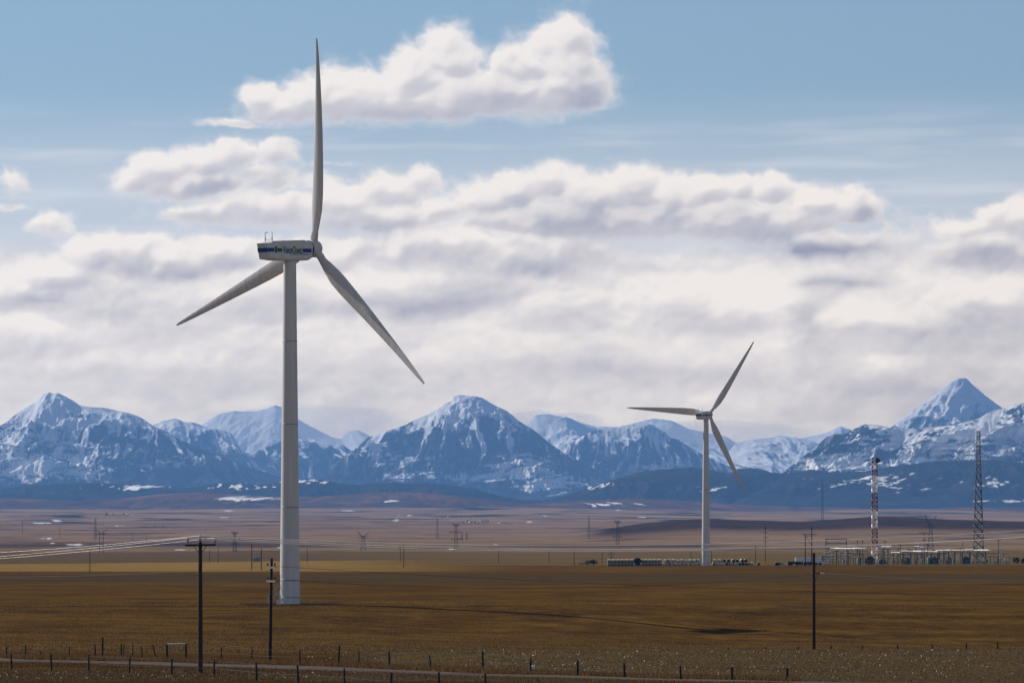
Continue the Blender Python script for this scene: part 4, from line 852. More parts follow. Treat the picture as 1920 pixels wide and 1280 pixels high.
for k, (x0, x1, y, nc, lb) in enumerate(gantries):
    d = SY + 10 * (k % 3) - 6; b = sb((x0 + x1) / 2, d); s = d / F; h = -(y - HY) * s - b.z; w = (x1 - x0) * s / math.cos(R(40))
    t = thing('busbar_gantry', b, lb, 'busbar gantry', 'white-topped busbar gantries of the substation', R(-40))
    for i in range(nc):
        x = -w / 2 + w * (i + .5) / nc; q = MB(); q.box((x, 0, h / 2 - .3), (.30, .30, h - .3)); q.build('column', ggray, t)
        for m_ in (-.35, .35):
            q = MB(); q.lathe([(.07, h - .75), (.16, h - .65), (.08, h - .55), (.16, h - .45), (.08, h - .35), (.15, h - .25), (.08, h - .14)], 8, c=(x + m_, -.2, 0)); q.build('insulator', porc, t)
    q = MB()
    for yy in (-.45, .05, .5):
        x_ = -w / 2 + random.uniform(0, .8)
        while x_ < w / 2:
            x2 = min(w / 2, x_ + random.uniform(1.2, 3.4)); zz = h + random.uniform(-.14, .1); r_ = random.uniform(.12, .24)
            q.tube((x_, yy, zz), (x2, yy, zz), r_, n=10); x_ = x2 + random.uniform(.1, .5)
    q.build('busbar', busw, t)
    q = MB(); q.box((0, 0, h - .85), (w, .2, .16)); q.build('beam', ggray, t)
# tall dark gantry with diagonal braces
b = sb(1567.5, 1812); s = b.y / F; z = lambda y: -(y - HY) * s - b.z
t = thing('line_gantry', b, 'tall dark portal gantry with diagonal braces, left end of the substation', 'line gantry')
for sg in (-1, 1):
    q = MB(); q.tube((sg * 19.5 * s, 0, 0), (sg * 19.5 * s, 0, z(1009.5)), .20, .17, 6); q.tube((sg * 19.5 * s, 1.2, 0), (sg * 19.5 * s, .1, z(1012)), .12, n=5)
    for k in range(6): q.tube((sg * 19.5 * s, 0, z(1055 - k * 7)), (sg * 19.5 * s, .9 - k * .15, z(1050 - k * 7)), .07, n=4)
    q.build('column', ggray, t)
    q = MB(); q.tube((sg * 18.5 * s, 0, z(1011)), (sg * 14 * s, 0, z(1018)), .12, n=6); q.build('brace', busw if sg > 0 else ggray, t)  # right brace bright as if sunlit, left one grey: light put into colour
q = MB(); q.box((0, 0, z(1010)), (40 * s, .35, .28)); q.box((0, 0, z(1018.3)), (38 * s, .25, .22))
for k in range(8): q.tube((-19 * s + k * 4.7 * s, 0, z(1018.3)), (-19 * s + (k + .5) * 4.7 * s, 0, z(1018.3) - .5), .05, n=4)
q.build('beam', ggray, t)
# racks of disconnectors with bright caps
rk = None
racks = [(1549, 1031, 5), (1568.5, 1031, 5), (1587.5, 1031, 5), (1556, 1034.5, 3), (1576, 1034.5, 4), (1594, 1034.5, 3), (1604, 1035, 2), (1613, 1034, 2), (1560.5, 1040, 2), (1582, 1040, 3), (1664, 1038, 3), (1680, 1040, 3), (1697, 1039, 3), (1720, 1040, 3), (1733, 1042, 2), (1769, 1040, 3), (1776, 1044, 2), (1797, 1042, 3), (1825, 1044, 3), (1836, 1046, 2), (1845, 1049, 2), (1876, 1040, 4), (1885, 1046, 3), (1866, 1050, 2), (1888, 1051, 2)]
capm = porc
for k, (x, y, nn) in enumerate(racks):
    d = SY - 8 + (k * 7) % 22; b = sb(x, d); s = d / F; h = -(y - HY) * s - b.z
    t = thing('disconnector_stand', b, 'grey disconnector stand with white insulators, %s from the left in the substation' % ordinal(sorted(r[0] for r in racks).index(x) + 1), 'disconnector stand', 'disconnector stands in the substation')
    q = MB(); q.box((0, 0, h / 2), (.22, .22, h)); q.box((0, 0, h * .55), (1.5, .15, .15)); q.build('stand', ggray, t)
    for i in range(nn):
        zz = h - i * (h - .7) / max(nn, 1); w_ = .55 + .25 * (i % 2)
        q = MB(); q.lathe([(.05, -w_), (.14, -w_ * .8), (.15, 0), (.14, w_ * .8), (.05, w_)], 8, Matrix.Rotation(R(90), 3, 'Y'), (0, -.22, zz)); q.build('insulator', capm, t)
# power transformers
tr = [(1631, 17, 1041, tdark, 'dark boxy transformer at the foot of the red and white mast'), (1699, 16, 1043, tdark, 'dark blue transformer under the middle busbar gantry'), (1752, 12, 1042, tdark, 'dark transformer under the brightest busbar'), (1811, 14, 1041, tdark, 'tall dark transformer left of the lattice tower'), (1611, 8, 1043, tgreen, 'pale green cylindrical tank unit by the mast'), (1742, 8, 1044, tgreen, 'green grey transformer beside the dark one'), (1655, 12, 1047, tdark, 'low dark transformer just right of the mast'), (1779, 10, 1041, ggray, 'grey switchgear cabinet between two gantries')]
for x, w, y, mt, lb in tr:
    b = sb(x, SY + 14); s = b.y / F; h = -(y - HY) * s - b.z; w *= s; t = thing('power_transformer', b, lb, 'transformer', 'transformers of the substation')
    if mt is tgreen:
        q = MB(); q.lathe([(w * .48, 0), (w * .5, .2), (w * .5, h * .85), (w * .35, h * .95), (.1, h)], 16); q.build('tank', mt, t)
    else:
        q = MB(); q.box((0, 0, h * .40), (w * .7, 2.2, h * .8)); q.box((0, 0, h * .81), (w * .74, 2.3, .1)); q.build('tank', mt, t)
        q = MB()
        for i in range(6): q.box((-w * .46 + (i % 2) * .0, -1 + i * .4, h * .38), (w * .14, .06, h * .6)); q.box((w * .46, -1 + i * .4, h * .38), (w * .14, .06, h * .6))
        q.build('radiator', mt, t)
        q = MB(); q.lathe([(.3, -w * .25), (.3, w * .25)], 12, Matrix.Rotation(R(90), 3, 'Y'), (0, .6, h * .93)); q.build('conservator', mt, t)
    for i in (-1, 0, 1):
        q = MB(); z0 = h * .82 if mt is not tgreen else h * .9
        q.lathe([(.06, z0), (.12, z0 + .1), (.06, z0 + .2), (.12, z0 + .3), (.05, z0 + .6)], 8, c=(i * w * .22, -.4, 0)); q.build('bushing', porc, t)
# lightning and line poles in the yard
for x, y0, lb in ((1688, 1020, 'thin dark lightning pole left of the middle gantry'), (1733, 998, 'tall thin pole with small crossarms in the middle of the yard'), (1739, 1019, 'thin pole beside the brightest busbar'), (1659, 1013, 'thin pole just right of the mast'), (1608, 1013, 'left one of two thin poles behind the long gantry'), (1617, 1013, 'right one of two thin poles behind the long gantry')):
    fpole(x, y0, 1058, lb, ((y0 + 1, 3),) if x != 1733 else ((999, 11), (1012, 5)), r=.1, d=1822)
# trailer and parked trucks left of the yard
def truck(px, y0, w, h, body, label, name='parked_truck', cat='truck', d=1785, cab=True):
    b = at(px, d); s = d / F; w *= s; h *= s; t = thing(name, b, label, cat)
    q = MB(); q.box((0, 0, h * .62), (w, 2.3, h * .62)); bd = q.build('body', body, t)
    if cab:
        q = MB(); q.box((w * .5 + .8, 0, h * .38), (1.5, 2.1, h * .5)); q.box((w * .5 + .55, 0, h * .72), (1.0, 2.0, h * .3)); q.build('cab', body, t)
        q = MB(); q.box((w * .5 + .6, -1.02, h * .74), (.7, .04, h * .18)); q.build('window', tdark, t)
    for i in (-.38, -.2, .3):
        q = MB(); q.lathe([(.42, -1.15), (.45, -1.1), (.45, 1.1), (.42, 1.15)], 14, Matrix.Rotation(R(90), 3, 'X'), (i * w, 0, .45)); q.build('wheel', dark, t)
    return t
wtr = mat('white_trailer_paint', (.80, .79, .77), rough=.5, var=.06)
truck(1514, 1041, 46, 15, wtr, 'long white trailer parked left of the substation', 'parked_trailer', 'trailer', cab=False, d=1800)
truck(1533, 1046, 14, 11, wtr, 'white pickup truck parked at the right end of the long trailer', d=1778)
truck(1488, 1050, 22, 8, tdark, 'long dark flat truck parked before the white trailer', d=1775)
truck(1514, 1050, 14, 7, tdark, 'small dark car parked in front of the white trailer', 'parked_car', 'car', d=1772)
truck(1458, 1054, 7, 6, mat('silver_paint', (.5, .5, .5), rough=.3, var=.05), 'small silver car alone left of the dark truck', 'parked_car', 'car', d=1775)
b = at(1543, 1806); q = MB(); s = b.y / F; q.box((0, 0, 8 * s), (8 * s, 3, 16 * s)); q.box((0, 0, 16.3 * s), (8.6 * s, 3.3, .15)); t = thing('equipment_hut', b, 'blue grey equipment hut at the right end of the white trailer', 'hut'); q.build('wall', mat('hut_blue_grey', (.16, .22, .30), rough=.6, var=.1), t)
q = MB(); q.box((-.6, -1.52, 5.5 * s), (.9, .04, 10 * s)); q.build('door', ggray, t)

# red and white mast
b = sb(1640, 1815); s = b.y / F; H_ = -(858 - HY) * s - b.z; w = 9.5 * s
t = thing('lattice_mast', b, 'red and white lattice mast rising from the substation', 'lattice mast')
redp = mat('mast_red', (.16, .018, .014), rough=.5, var=.15); whtp = mat('mast_white', (.82, .78, .74), rough=.35, var=.08, spec=.6)
nb = 24; bh = H_ / nb
for g_ in range(0, nb, 2):
    q = MB(); rr = .12
    for i in (g_, g_ + 1):
        z0, z1 = i * bh, (i + 1) * bh; cs = [Vector((a * w / 2, c_ * w / 2, 0)) for a, c_ in ((-1, -1), (1, -1), (1, 1), (-1, 1))]
        for k in range(4):
            q.tube(cs[k] + Vector((0, 0, z0)), cs[k] + Vector((0, 0, z1)), rr, n=5)
            a_, b_ = (k, (k + 1) % 4) if i % 2 else ((k + 1) % 4, k)
            q.tube(cs[a_] + Vector((0, 0, z0)), cs[b_] + Vector((0, 0, z1)), rr * .8, n=4, cap=False); q.tube(cs[k] + Vector((0, 0, z1)), cs[(k + 1) % 4] + Vector((0, 0, z1)), rr * .75, n=4, cap=False)
    q.build('mast_section', redp if (g_ // 4) % 2 else whtp, t) if g_ < 20 else q.build('mast_section', redp, t)
q = MB()
for i in range(nb - 1):                                     # ladder plates catching the sun
    q.box((w * .28, -w * .52, (i + .55) * bh), (.28, .05, bh * .42), Matrix.Rotation(R(28), 3, 'Y')); 
    if i % 2: q.box((-w * .2, -w * .5, (i + .3) * bh), (.22, .05, bh * .25), Matrix.Rotation(R(20), 3, 'Y'))
q.build('cable_tray', whtp, t)
q = MB(); q.box((0, 0, H_ + .08), (w * 1.25, w * 1.25, .15)); q.build('platform', redp, t)
q = MB(); q.lathe([(.12, -.4), (.7, -.3), (.75, .1), (.2, .25)], 14, Matrix.Rotation(R(75), 3, 'X'), (w * .62, -.3, H_ - .9)); q.build('dish', dark, t)
q = MB(); q.lathe([(.1, -.2), (.42, -.1), (.45, .1)], 14, Matrix.Rotation(R(75), 3, 'X'), (-w * .85, -.3, H_ * .585)); q.tube((-w * .5, 0, H_ * .585), (-w * .85, -.3, H_ * .585), .05); q.build('dish', porc, t)
# dark tapering lattice tower
b = sb(1834.5, 1830); s = b.y / F; H_ = -(809 - HY) * s - b.z
t = thing('lattice_tower', b, 'dark tapering lattice tower on the right of the substation', 'lattice tower')
q = MB(); lattice_body(q, H_ * .72, 20 * s, 8.5 * s, 12, .10); q.build('lower_body', lat, t)
q = MB(); lattice_body(q, H_, 8.5 * s, 5.5 * s, 10, .085, z0=H_ * .72); q.build('upper_body', lat, t)
q = MB(); q.tube((3 * s, 0, H_ * .81), (18 * s, 0, H_ * .81), .06, n=5); q.build('side_boom', lat, t)
q = MB(); q.lathe([(.1, -.2), (.45, -.1), (.5, .1)], 12, Matrix.Rotation(R(80), 3, 'X'), (0, -.9, H_ * .765)); q.build('dish', porc, t)
q = MB(); q.box((0, 0, H_ + .1), (7 * s, 7 * s, .2)); q.build('platform', lat, t)

# chain-link fence of the yard
b = sb(1700, SY - 24); s = b.y / F
t = thing('security_fence', b, 'low grey chain-link fence along the front of the substation', 'fence')
for k in range(36):
    x = (-155 + k * 10.3) * s; q = MB(); p_ = Vector(((1700 - 960) / F * b.y + x, b.y, 0)); zz = float(ground_z(p_.x / p_.y * F + 960, p_.y)) - b.z
    q.tube((x, 0, zz - .2), (x, 0, zz + 1.5), .035, n=5); q.build('post', steelg, t)
q = MB()
for zz in (.4, .95, 1.5): q.path([Vector(((-155 + k * 10.3) * s, 0, zz + float(ground_z(1545 + k * 10.3, b.y)) - b.z)) for k in range(36)], .02, 4)
q.build('rail', steelg, t)

# ------------------------------------------------------------------ hay bales and windbreak by the farther turbine
straw = mat('straw', (.60, .53, .41), rough=.9, var=.2, scale=5, bump=.02); strawd = mat('bale_end', (.06, .05, .045), rough=.95, var=.4, scale=4)
BD = 1762.; sB = BD / F
def bale(axis_x):
    t = bpy.data.objects.new('round_bale', None); COL.objects.link(t)
    q = MB(); M = Matrix.Rotation(R(90), 3, 'Y' if axis_x else 'X'); r = .55; l = .62
    q.lathe([(r * .9, -l), (r, -l + .08), (r * 1.02, 0), (r, l - .08), (r * .9, l)], 18, M, (0, 0, r), cap=False); q.build('roll', straw, t)
    e = MB(); e.lathe([(r * .88, -l), (r * .5, -l - .015), (.02, -l - .02)], 18, M, (0, 0, r), cap=False); e.build('end', strawd, t); e = MB(); e.lathe([(.02, l + .02), (r * .5, l + .015), (r * .88, l)], 18, M, (0, 0, r), cap=False); e.build('end', strawd, t)
    return t
pa, pb = bale(True), bale(False); used = {}
lows = [(1244 + i * 7.8, 0, 'x') for i in range(10)] + [(1346, 0, 'x'), (1355, 0, 'x'), (1363, 0, 'y'), (1371, 0, 'x'), (1379, 0, 'x'), (1387, 0, 'y'), (1394, 0, 'y'), (1401, 0, 'y'), (1409, 0, 'x'), (1423, 0, 'y'), (1338, 0, 'y')]
tops = [(1248 + i * 7.8, 1, 'x') for i in range(9)] + [(1350, 1, 'x'), (1359, 1, 'y'), (1367, 1, 'y'), (1375, 1, 'y'), (1383, 1, 'y'), (1391, 1, 'y'), (1398, 1, 'y'), (1341, 1, 'x')]
rows_ = sorted(lows) + sorted(tops)
for k, (x, lv, ax_) in enumerate(rows_):
    src = pa if ax_ == 'x' else pb
    o = src if src not in used.values() and ax_ not in used else copy_tree(src); used[ax_] = src
    b = at(x, BD + (k % 3) * .15); o.location = b + Vector((0, random.uniform(-.3, .3), lv * 1.02 - .03)); o.rotation_euler = (0, 0, R(random.uniform(-22, 22))); k_ = random.uniform(.88, 1.08); o.scale = (k_, k_, k_)
    i_ = (k if lv == 0 else k - len(lows)) + 1
    tag(o, 'round straw bale in the %s row by the farther turbine, %s from the left' % ('lower' if lv == 0 else 'upper', ordinal(i_)), 'bale', 'round straw bales stacked by the farther turbine')
# windbreak panels with bales stacked behind
wbm = mat('windbreak_boards', (.05, .042, .036), rough=.95, var=.3, scale=3)
for k, (x0, x1, lb) in enumerate(((1140, 1187, 'slatted wooden windbreak fence, left panel'), (1203, 1241, 'slatted wooden windbreak fence, right panel'))):
    b = at((x0 + x1) / 2, BD - 3); w = (x1 - x0) * sB; t = thing('windbreak_fence', b, lb, 'windbreak fence'); n_ = int(w / .42)
    for i in range(n_):
        q = MB(); q.box((-w / 2 + (i + .5) * w / n_, 0, .85 + random.uniform(-.12, .12)), (.24, .05, 1.8)); q.build('board', wbm, t)
    q = MB(); q.box((0, .06, 1.45), (w, .06, .12)); q.box((0, .06, .5), (w, .06, .12)); q.build('rail', wbm, t)
pale = mat('pale_hay', (.62, .56, .45), rough=.9, var=.2, scale=3, bump=.03)
for k, x in enumerate(np.arange(1143, 1240, 8.6)):
    b = at(x, BD + 1.5); q = MB(); q.lathe([(.55, -.66), (.62, -.5), (.64, 0), (.62, .5), (.55, .66)], 16, Matrix.Rotation(R(90), 3, 'Y'), (0, 0, 1.55)); q.lathe([(.55, -.66), (.62, -.5), (.64, 0), (.62, .5), (.55, .66)], 16, Matrix.Rotation(R(90), 3, 'Y'), (0, 0, .5))
    o = q.build('hay_stack', pale); o.location = b; tag(o, 'pale hay stack behind the slatted windbreak, %s from the left' % ordinal(k + 1), 'hay stack', 'hay stacks behind the windbreak')

# ------------------------------------------------------------------ bushes and far trees
twig = mat('bare_twigs', (.045, .036, .034), rough=.95, var=.4, scale=2); spruce = mat('dark_conifer_foliage', (.022, .032, .030), rough=.9, var=.4, scale=1)
trunkm = mat('bark', (.05, .04, .035), rough=.95, var=.3)
def leafclump(rx, ry, rz, n, size, seed):
    rg_ = np.random.default_rng(seed); v = []; f = []
    k = 0
    cl = rg_.normal(size=(max(5, n // 30), 3)) * .45
    for i in range(n):
        c_ = cl[rg_.integers(len(cl))] + rg_.normal(size=3) * .22; c_ = c_ / max(1, np.linalg.norm(c_)); p = c_ * (rx, ry, rz)
        a = rg_.normal(size=3); a /= np.linalg.norm(a); b_ = np.cross(a, rg_.normal(size=3)); b_ /= np.linalg.norm(b_); s_ = size * rg_.uniform(.5, 1.3)
        v += [p - a * s_, p + b_ * s_ * .7, p + a * s_, p - b_ * s_ * .7]; f.append((k, k + 1, k + 2, k + 3)); k += 4
    return v, f
def shrub(px, d, w, h, label, material=twig, name='bush', cat='bush', n=260, seed=1, group=None):
    b = at(px, d); s = d / F; w *= s; h *= s; t = thing(name, b, label, cat, group)
    v, f = leafclump(w / 2, w / 2, h * .45, n, max(h * .10, .3 * s), seed); q = MB(); q.add([(x, y, z_ + h * .55) for x, y, z_ in v], f); q.build('crown', material, t)
    q = MB(); q.tube((0, 0, -.1), (0, 0, h * .6), max(.05, h * .05), max(.02, h * .02), 6)
    for k in range(3): q.tube((0, 0, h * .2), ((k - 1) * w * .25, .1 * k, h * .6), h * .025, n=5)
    q.build('trunk', trunkm, t); return t
shrub(1091, 1850, 14, 5, 'low flat tip of the dark brush heap, far left', seed=3); shrub(1102, 1850, 14, 8, 'brownish brush heap left of the windbreak, middle part', seed=4); shrub(1113, 1848, 17, 12, 'tallest part of the brush heap left of the windbreak', seed=5, n=400)
shrub(1195, 1758, 16, 15, 'dense dark bush between the two windbreak panels', spruce, seed=6, n=500); shrub(1309, 1768, 15, 13, 'dark bush touching the left side of the farther turbine', spruce, seed=7, n=400); shrub(1905, 1830, 16, 12, 'dark tree clump at the right edge beyond the substation, left one', spruce, seed=8, n=400); shrub(1920, 1834, 18, 11, 'dark tree clump at the right edge beyond the substation, right one', spruce, seed=9, n=400)
FT = []
for i in range(7): FT.append((200 + i * 6.3, 967.5, 6, 7 if i in (0, 2, 5) else 4, 'left far farmstead grove'))
for i in range(8): FT.append((264 + i * 7, 989.5 + i * .2, 9, 4.5, 'straight shelterbelt on the left plain'))
for i in range(5): FT.append((162 + i * 8, 983.3, 7, 3, 'small row above the twin-mast pylon'))
for i in range(6): FT.append((60 + i * 5, 967, 7, 3.2, 'faint row at the far left'))
for i in range(8): FT.append((828 + i * 9, 971, 9, 4, 'far grove left of the central farm'))
for i in range(7): FT.append((868 + i * 7.5, 981, 9, 6, 'grove below the central mountain'))
for i in range(6): FT.append((325 + i * 12, 991 + i * .4, 13, 2.2, 'thin shelterbelt left of the tall turbine'))
for i in range(5): FT.append((932 + i * 7, 982, 7, 3.5, 'small grove right of the central one'))
cnt = {}
for i, (x, yb, w, h, where) in enumerate(FT):
    cnt[where] = cnt.get(where, 0) + 1; b = gp(x, yb, 3000, 24000)
    shrub(x, b.y, w * random.uniform(.8, 1.2), h * random.uniform(.85, 1.25), 'tiny dark tree in the %s, %s from the left' % (where, ordinal(cnt[where])), spruce, 'shelterbelt_tree', 'tree', 60, 20 + i, 'trees far out on the plain')
# far farm buildings
barn = mat('farm_building_white', (.75, .75, .75), rough=.6, var=.08); barnr = mat('farm_roof', (.35, .36, .40), rough=.5, var=.1)
for x, yb, w, h, lb in ((236, 966, 7, 2.8, 'small pale farm building among the left far grove'), (248, 967, 4, 2.2, 'tiny white shed right of the left far grove'), (812, 970, 3.5, 2.4, 'tiny white shed left of the central far farm'), (838, 970.5, 6, 2.6, 'white barn of the central far farm'), (748, 968, 4, 2, 'tiny pale shed right of the tall turbine on the far plain'), (875, 978.5, 6, 2.4, 'pale barn in the grove under the central mountain'), (1018, 968.5, 5, 3, 'white house far out right of the central mountain'), (897, 980, 7, 2.4, 'pale long barn right of the grove barn')):
    b = gp(x, yb, 3000, 24000); s = b.y / F; W_ = w * s; H2 = h * s; t = thing('farm_building', b, lb, 'farm building', 'farm buildings far out on the plain')
    q = MB(); q.box((0, 0, H2 * .35), (W_, W_ * .6, H2 * .7)); q.build('wall', barn, t)
    q = MB(); y_ = W_ * .34; q.add([(-W_ * .52, -y_, H2 * .68), (W_ * .52, -y_, H2 * .68), (W_ * .52, y_, H2 * .68), (-W_ * .52, y_, H2 * .68), (-W_ * .52, 0, H2), (W_ * .52, 0, H2)], [(0, 1, 5, 4), (2, 3, 4, 5), (0, 4, 3), (1, 2, 5), (0, 3, 2, 1)]); q.build('roof', barn, t)

# ------------------------------------------------------------------ grass and stubble
def blades(name, n, sampler, hmin, hmax, w, cols, label, seed, lean=.35):
    rg_ = np.random.default_rng(seed); px, d = sampler(rg_, n); X = (px - 960) / F * d; Z = ground_z(px, d)
    h = rg_.uniform(hmin, hmax, n) ** 1.0; a = rg_.uniform(0, 2 * np.pi, n); dx = np.cos(a) * w * .5; dy = np.sin(a) * w * .5
    lx = rg_.normal(0, lean, n) * h; ly = rg_.normal(0, lean, n) * h
    v = np.stack([np.stack([X - dx, d - dy, Z - .03], -1), np.stack([X + dx, d + dy, Z - .03], -1), np.stack([X + lx, d + ly, Z + h], -1)], 1).reshape(-1, 3)
    f = np.arange(3 * n).reshape(-1, 3); ci = cols[rg_.integers(len(cols), size=n)] * rg_.uniform(.6, 1.4, (n, 1)); c_ = np.repeat(ci, 3, 0)
    new = 'dry_grass_blades' not in MATS
    m = mat('dry_grass_blades', None, rough=.9, var=.1, scale=1, spec=.05, attr=True)
    if new:                                   # thin dry blades let the sun through
        t = m.node_tree; pb_ = t.nodes['Principled BSDF']; tb = t.nodes.new('ShaderNodeBsdfTranslucent'); ms = t.nodes.new('ShaderNodeMixShader'); ms.inputs[0].default_value = .5
        t.links.new(pb_.inputs['Base Color'].links[0].from_socket, tb.inputs['Color']); t.links.new(pb_.outputs[0], ms.inputs[1]); t.links.new(tb.outputs[0], ms.inputs[2])
        t.links.new(ms.outputs[0], [n for n in t.nodes if n.type == 'OUTPUT_MATERIAL'][0].inputs[0])
    o = np_mesh(name, v, f, m, np.clip(c_, 0, .95), smooth=False); tag(o, label, 'grass', kind='stuff'); return o
BR = np.array([[.11, .055, .020], [.085, .045, .020], [.14, .075, .03], [.06, .038, .02], [.16, .10, .045]])
ST = np.array([[.13, .095, .055], [.09, .062, .036], [.16, .125, .08], [.07, .05, .03], [.11, .072, .034]])
RLx = np.array([r[0] for r in RL], float); RLd = np.array([r[1] for r in RL], float)
def verge(rg_, n):
    px = rg_.uniform(-250, 1500, n); c_ = np.floor(px / 9); cl = (noise(px / 26, px * 0 + 1.5, 77) > -.35)
    off = 4.2 + np.abs(rg_.normal(0, 5.5, n)) * (1 + .5 * noise(px / 60, px * 0, 78)); off = np.where(cl, off, off * .5 + 4.2)
    return px, np.interp(px, RLx, RLd) + off / .78 
def verge2(rg_, n):
    px = rg_.uniform(-250, 1500, n); return px, np.interp(px, RLx, RLd) - (4.2 + rg_.exponential(6, n)) / .78
def kn_(rg_, n):
    px = 620 + 1430 * rg_.uniform(0, 1, n) ** .8; d = rg_.uniform(336, 452, n); px = px + (d - 400) * 1.5 * rg_.uniform(0, 1, n); return px, d
def lowl(rg_, n):
    px = rg_.uniform(-150, 1100, n); return px, rg_.uniform(335, 385, n)
blades('tall_dry_grass', 60000, verge, .06, .40, .045, BR * 1.1, 'tall reddish dry grass along the far side of the gravel road', 1)
blades('dry_grass', 26000, verge2, .05, .20, .045, BR * .9, 'short brown grass along the near side of the gravel road', 2)
blades('stubble', 170000, kn_, .04, .15, .05, ST * 1.12, 'cut grain stubble covering the near field on the right', 3)
blades('grey_grass', 30000, lowl, .04, .14, .05, ST * .85, 'dull grey brown grass in the left foreground', 4)
def glint(rg_, n):
    px = rg_.uniform(560, 2050, n); d = rg_.uniform(352, 446, n); k = noise(px / 40, d / 9, 91) + rg_.uniform(-.6, .6, n) > .1
    px[~k] = rg_.uniform(900, 1900, (~k).sum()); return px, d
blades('pale_straw', 1000, glint, .05, .13, .15, np.array([[.55, .48, .36], [.42, .36, .26], [.7, .64, .52]]), 'pale glinting straw bits scattered over the stubble', 5, .8)
def glint2(rg_, n): return rg_.uniform(-50, 620, n), rg_.uniform(350, 378, n)
blades('pale_straw', 260, glint2, .04, .10, .12, np.array([[.6, .55, .45], [.5, .45, .36]]), 'pale straw bits scattered over the left foreground', 6, .8)
# a pale sack or stone by the fence
b = gp(998, 1257, 350, 420); q = MB(); q.lathe([(.05, 0), (.16, .05), (.2, .18), (.15, .32), (.04, .38)], 12, Matrix.Rotation(R(8), 3, 'Y')); o = q.build('white_stone', mat('white_stone_surface', (.75, .72, .68), rough=.8, var=.2, scale=8, bump=.01)); o.location = b; tag(o, 'small white stone at the foot of a fence post beyond the road', 'stone')

# weeds and stubble tufts out in the big field
def fieldt(rg_, n):
    px = rg_.uniform(-150, 2080, n); d = 455 * (760 / 455) ** (rg_.uniform(0, 1, n) ** 1.3)
    k = (noise(px / 70, d / 16, 95) + .8 * noise(px / 500, d / 5, 96) + rg_.uniform(-.7, .7, n)) > .15
    d[~k] = 455 * (760 / 455) ** rg_.uniform(0, 1, (~k).sum()); return px, d
blades('field_stubble', 60000, fieldt, .04, .16, .10, np.array([[.13, .085, .040], [.10, .062, .028], [.16, .11, .055], [.05, .035, .02], [.19, .14, .08]]), 'thin brown stubble and weeds scattered over the big field', 7, .5)
# busbar supports and fine steelwork of the yard
yard = [1553, 1563, 1572, 1580, 1591, 1600, 1607, 1619, 1626, 1647, 1652, 1668, 1675, 1684, 1692, 1703, 1709, 1715, 1727, 1737, 1747, 1762, 1766, 1772, 1786, 1791, 1801, 1817, 1831, 1841, 1849, 1857, 1863, 1870, 1881, 1893]
for k, x in enumerate(yard):
    d = SY + 24 + (k * 11) % 40; b = at(x, d); s_ = d / F; yt = 1026 + (k * 7) % 13 + (6 if x > 1855 else 0); h = -(yt - HY) * s_ - b.z
    t = thing('busbar_support', b, 'slender grey steel busbar support in the substation, %s from the left' % ordinal(k + 1), 'busbar support', 'busbar supports in the substation', R(-30 + (k * 37) % 60))
    q = MB(); q.box((0, 0, h / 2), (.20, .20, h)); q.tube((.1, 0, 0), (.1, .6, h * .5), .05, n=4); q.build('column', ggray, t)
    q = MB(); q.box((0, 0, h - .3), (1.9 + (k % 3) * .8, .14, .14)); q.build('crossbar', ggray, t)
    q = MB()
    for e in (-.8, 0, .8): q.lathe([(.05, h - .2), (.13, h - .1), (.06, h), (.13, h + .1), (.05, h + .3)], 7, c=(e, 0, 0))
    q.build('insulator', porc, t)
    if k % 3 == 0: q = MB(); q.box((.2, -.4, .9), (.7, .5, 1.1)); q.build('cabinet', (porc, ggray, tgreen)[(k // 3) % 3], t)

# pad tinted dark for the shade, a kiosk and an access track at the foot of the near turbine
def pad(name, cx, cy, rx, ry, material, seed, dz):
    v = []; n = 48
    rr_ = (0, .35, .7, 1.0)
    for q_ in rr_:
        for k in range(n):
            a = 2 * math.pi * k / n; w = q_ * (1 + (.14 * float(noise(math.cos(a) * 2 + seed, math.sin(a) * 2)) if q_ == 1 else 0))
            X_ = cx + rx * w * math.cos(a); Y_ = cy + ry * w * math.sin(a); v.append((X_, Y_, float(ground_z(X_ / Y_ * F + 960, Y_)) + dz))
    f = [(i * n + k, i * n + (k + 1) % n, (i + 1) * n + (k + 1) % n, (i + 1) * n + k) for i in range(len(rr_) - 1) for k in range(n)]
    return tag(np_mesh(name, v, f, material), kind='structure')
shade_dirt = mat('shade_tinted_dirt', (.035, .026, .018), rough=1, var=.35, scale=1.2, spec=0)  # dark tone stands for the black shade around the tower foot
pad('shade_tinted_pad', b1.x, 724, 6.5, 9, shade_dirt, 3, .03)
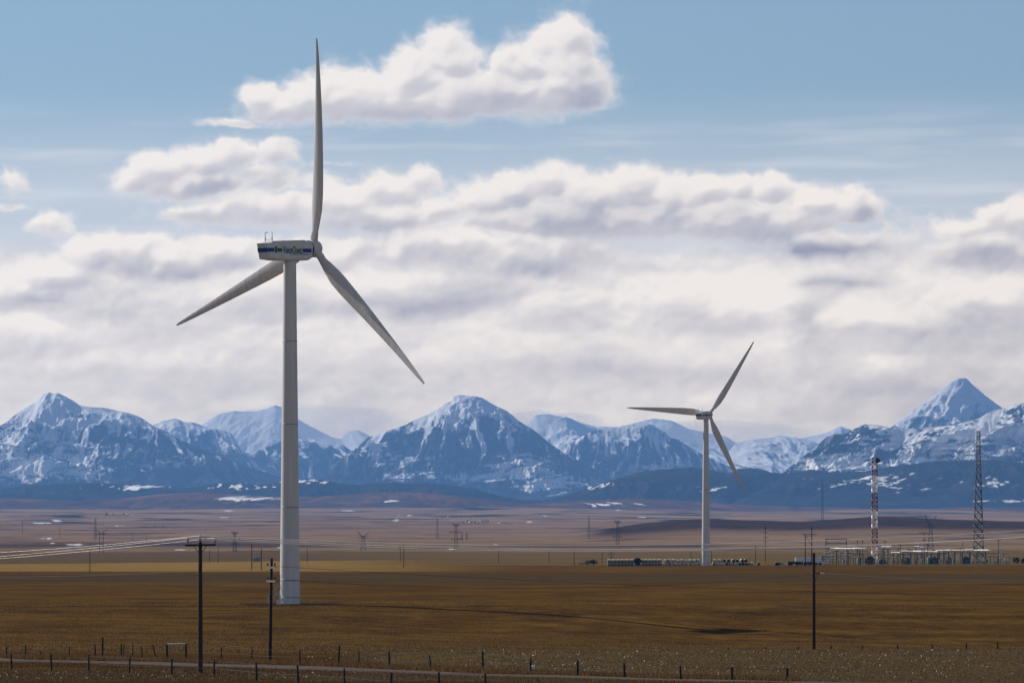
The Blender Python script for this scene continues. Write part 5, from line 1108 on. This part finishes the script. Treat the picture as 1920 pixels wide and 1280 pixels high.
d_ = 719.5; kp = at(522.5, d_); t = thing('kiosk', kp, 'small white equipment kiosk at the foot of the tall turbine', 'kiosk')
q = MB(); q.box((0, 0, .35), (.5, .5, .7)); q.build('cabinet', white, t); q = MB(); q.box((0, 0, .73), (.58, .58, .06)); q.build('lid', steelg, t)

# low cloud clinging to the farthest snowy peaks: real white vapour with depth
vm = bpy.data.materials.new('white_vapour'); vm.use_nodes = True; t = vm.node_tree
for n in list(t.nodes): t.nodes.remove(n)
o_ = t.nodes.new('ShaderNodeOutputMaterial'); pv = t.nodes.new('ShaderNodeVolumePrincipled'); pv.inputs['Color'].default_value = (1, .97, .93, 1); pv.inputs['Density'].default_value = 3.6e-4; pv.inputs['Anisotropy'].default_value = .42
t.links.new(pv.outputs[0], o_.inputs['Volume'])
for k, (px, y, rx, rz, lb) in enumerate(((575, 806, 1050, 235, 'pale low cloud hiding the far snowy peak beside the tall turbine tower'), (1015, 795, 560, 120, 'faint low cloud over the far peaks right of the central mountain'), (1330, 818, 1050, 140, 'pale low cloud over the far snowy ridge behind the farther turbine'))):
    c_ = pt(px, y, 49900.); q = MB(); n1, n2 = 28, 14; vs = []; fs = []
    for i in range(1, n2):
        th = math.pi * i / n2
        for j in range(n1):
            ph = 2 * math.pi * j / n1; v_ = Vector((math.sin(th) * math.cos(ph), math.sin(th) * math.sin(ph), math.cos(th))); w = 1 + .22 * float(noise(v_.x * 2 + k * 9, v_.z * 2 + v_.y, 17))
            vs.append((v_.x * rx * w, v_.y * 950 * w, v_.z * rz * w))
    vs += [(0, 0, rz), (0, 0, -rz)]; m_ = n2 - 1
    fs = [(i * n1 + j, i * n1 + (j + 1) % n1, (i + 1) * n1 + (j + 1) % n1, (i + 1) * n1 + j) for i in range(m_ - 1) for j in range(n1)]
    fs += [(len(vs) - 2, (j + 1) % n1, j) for j in range(n1)] + [(len(vs) - 1, (m_ - 1) * n1 + j, (m_ - 1) * n1 + (j + 1) % n1) for j in range(n1)]
    q.add(vs, [f[::-1] for f in fs], True); o = q.build('low_cloud', vm); o.location = c_; tag(o, lb, 'cloud', None, 'stuff')
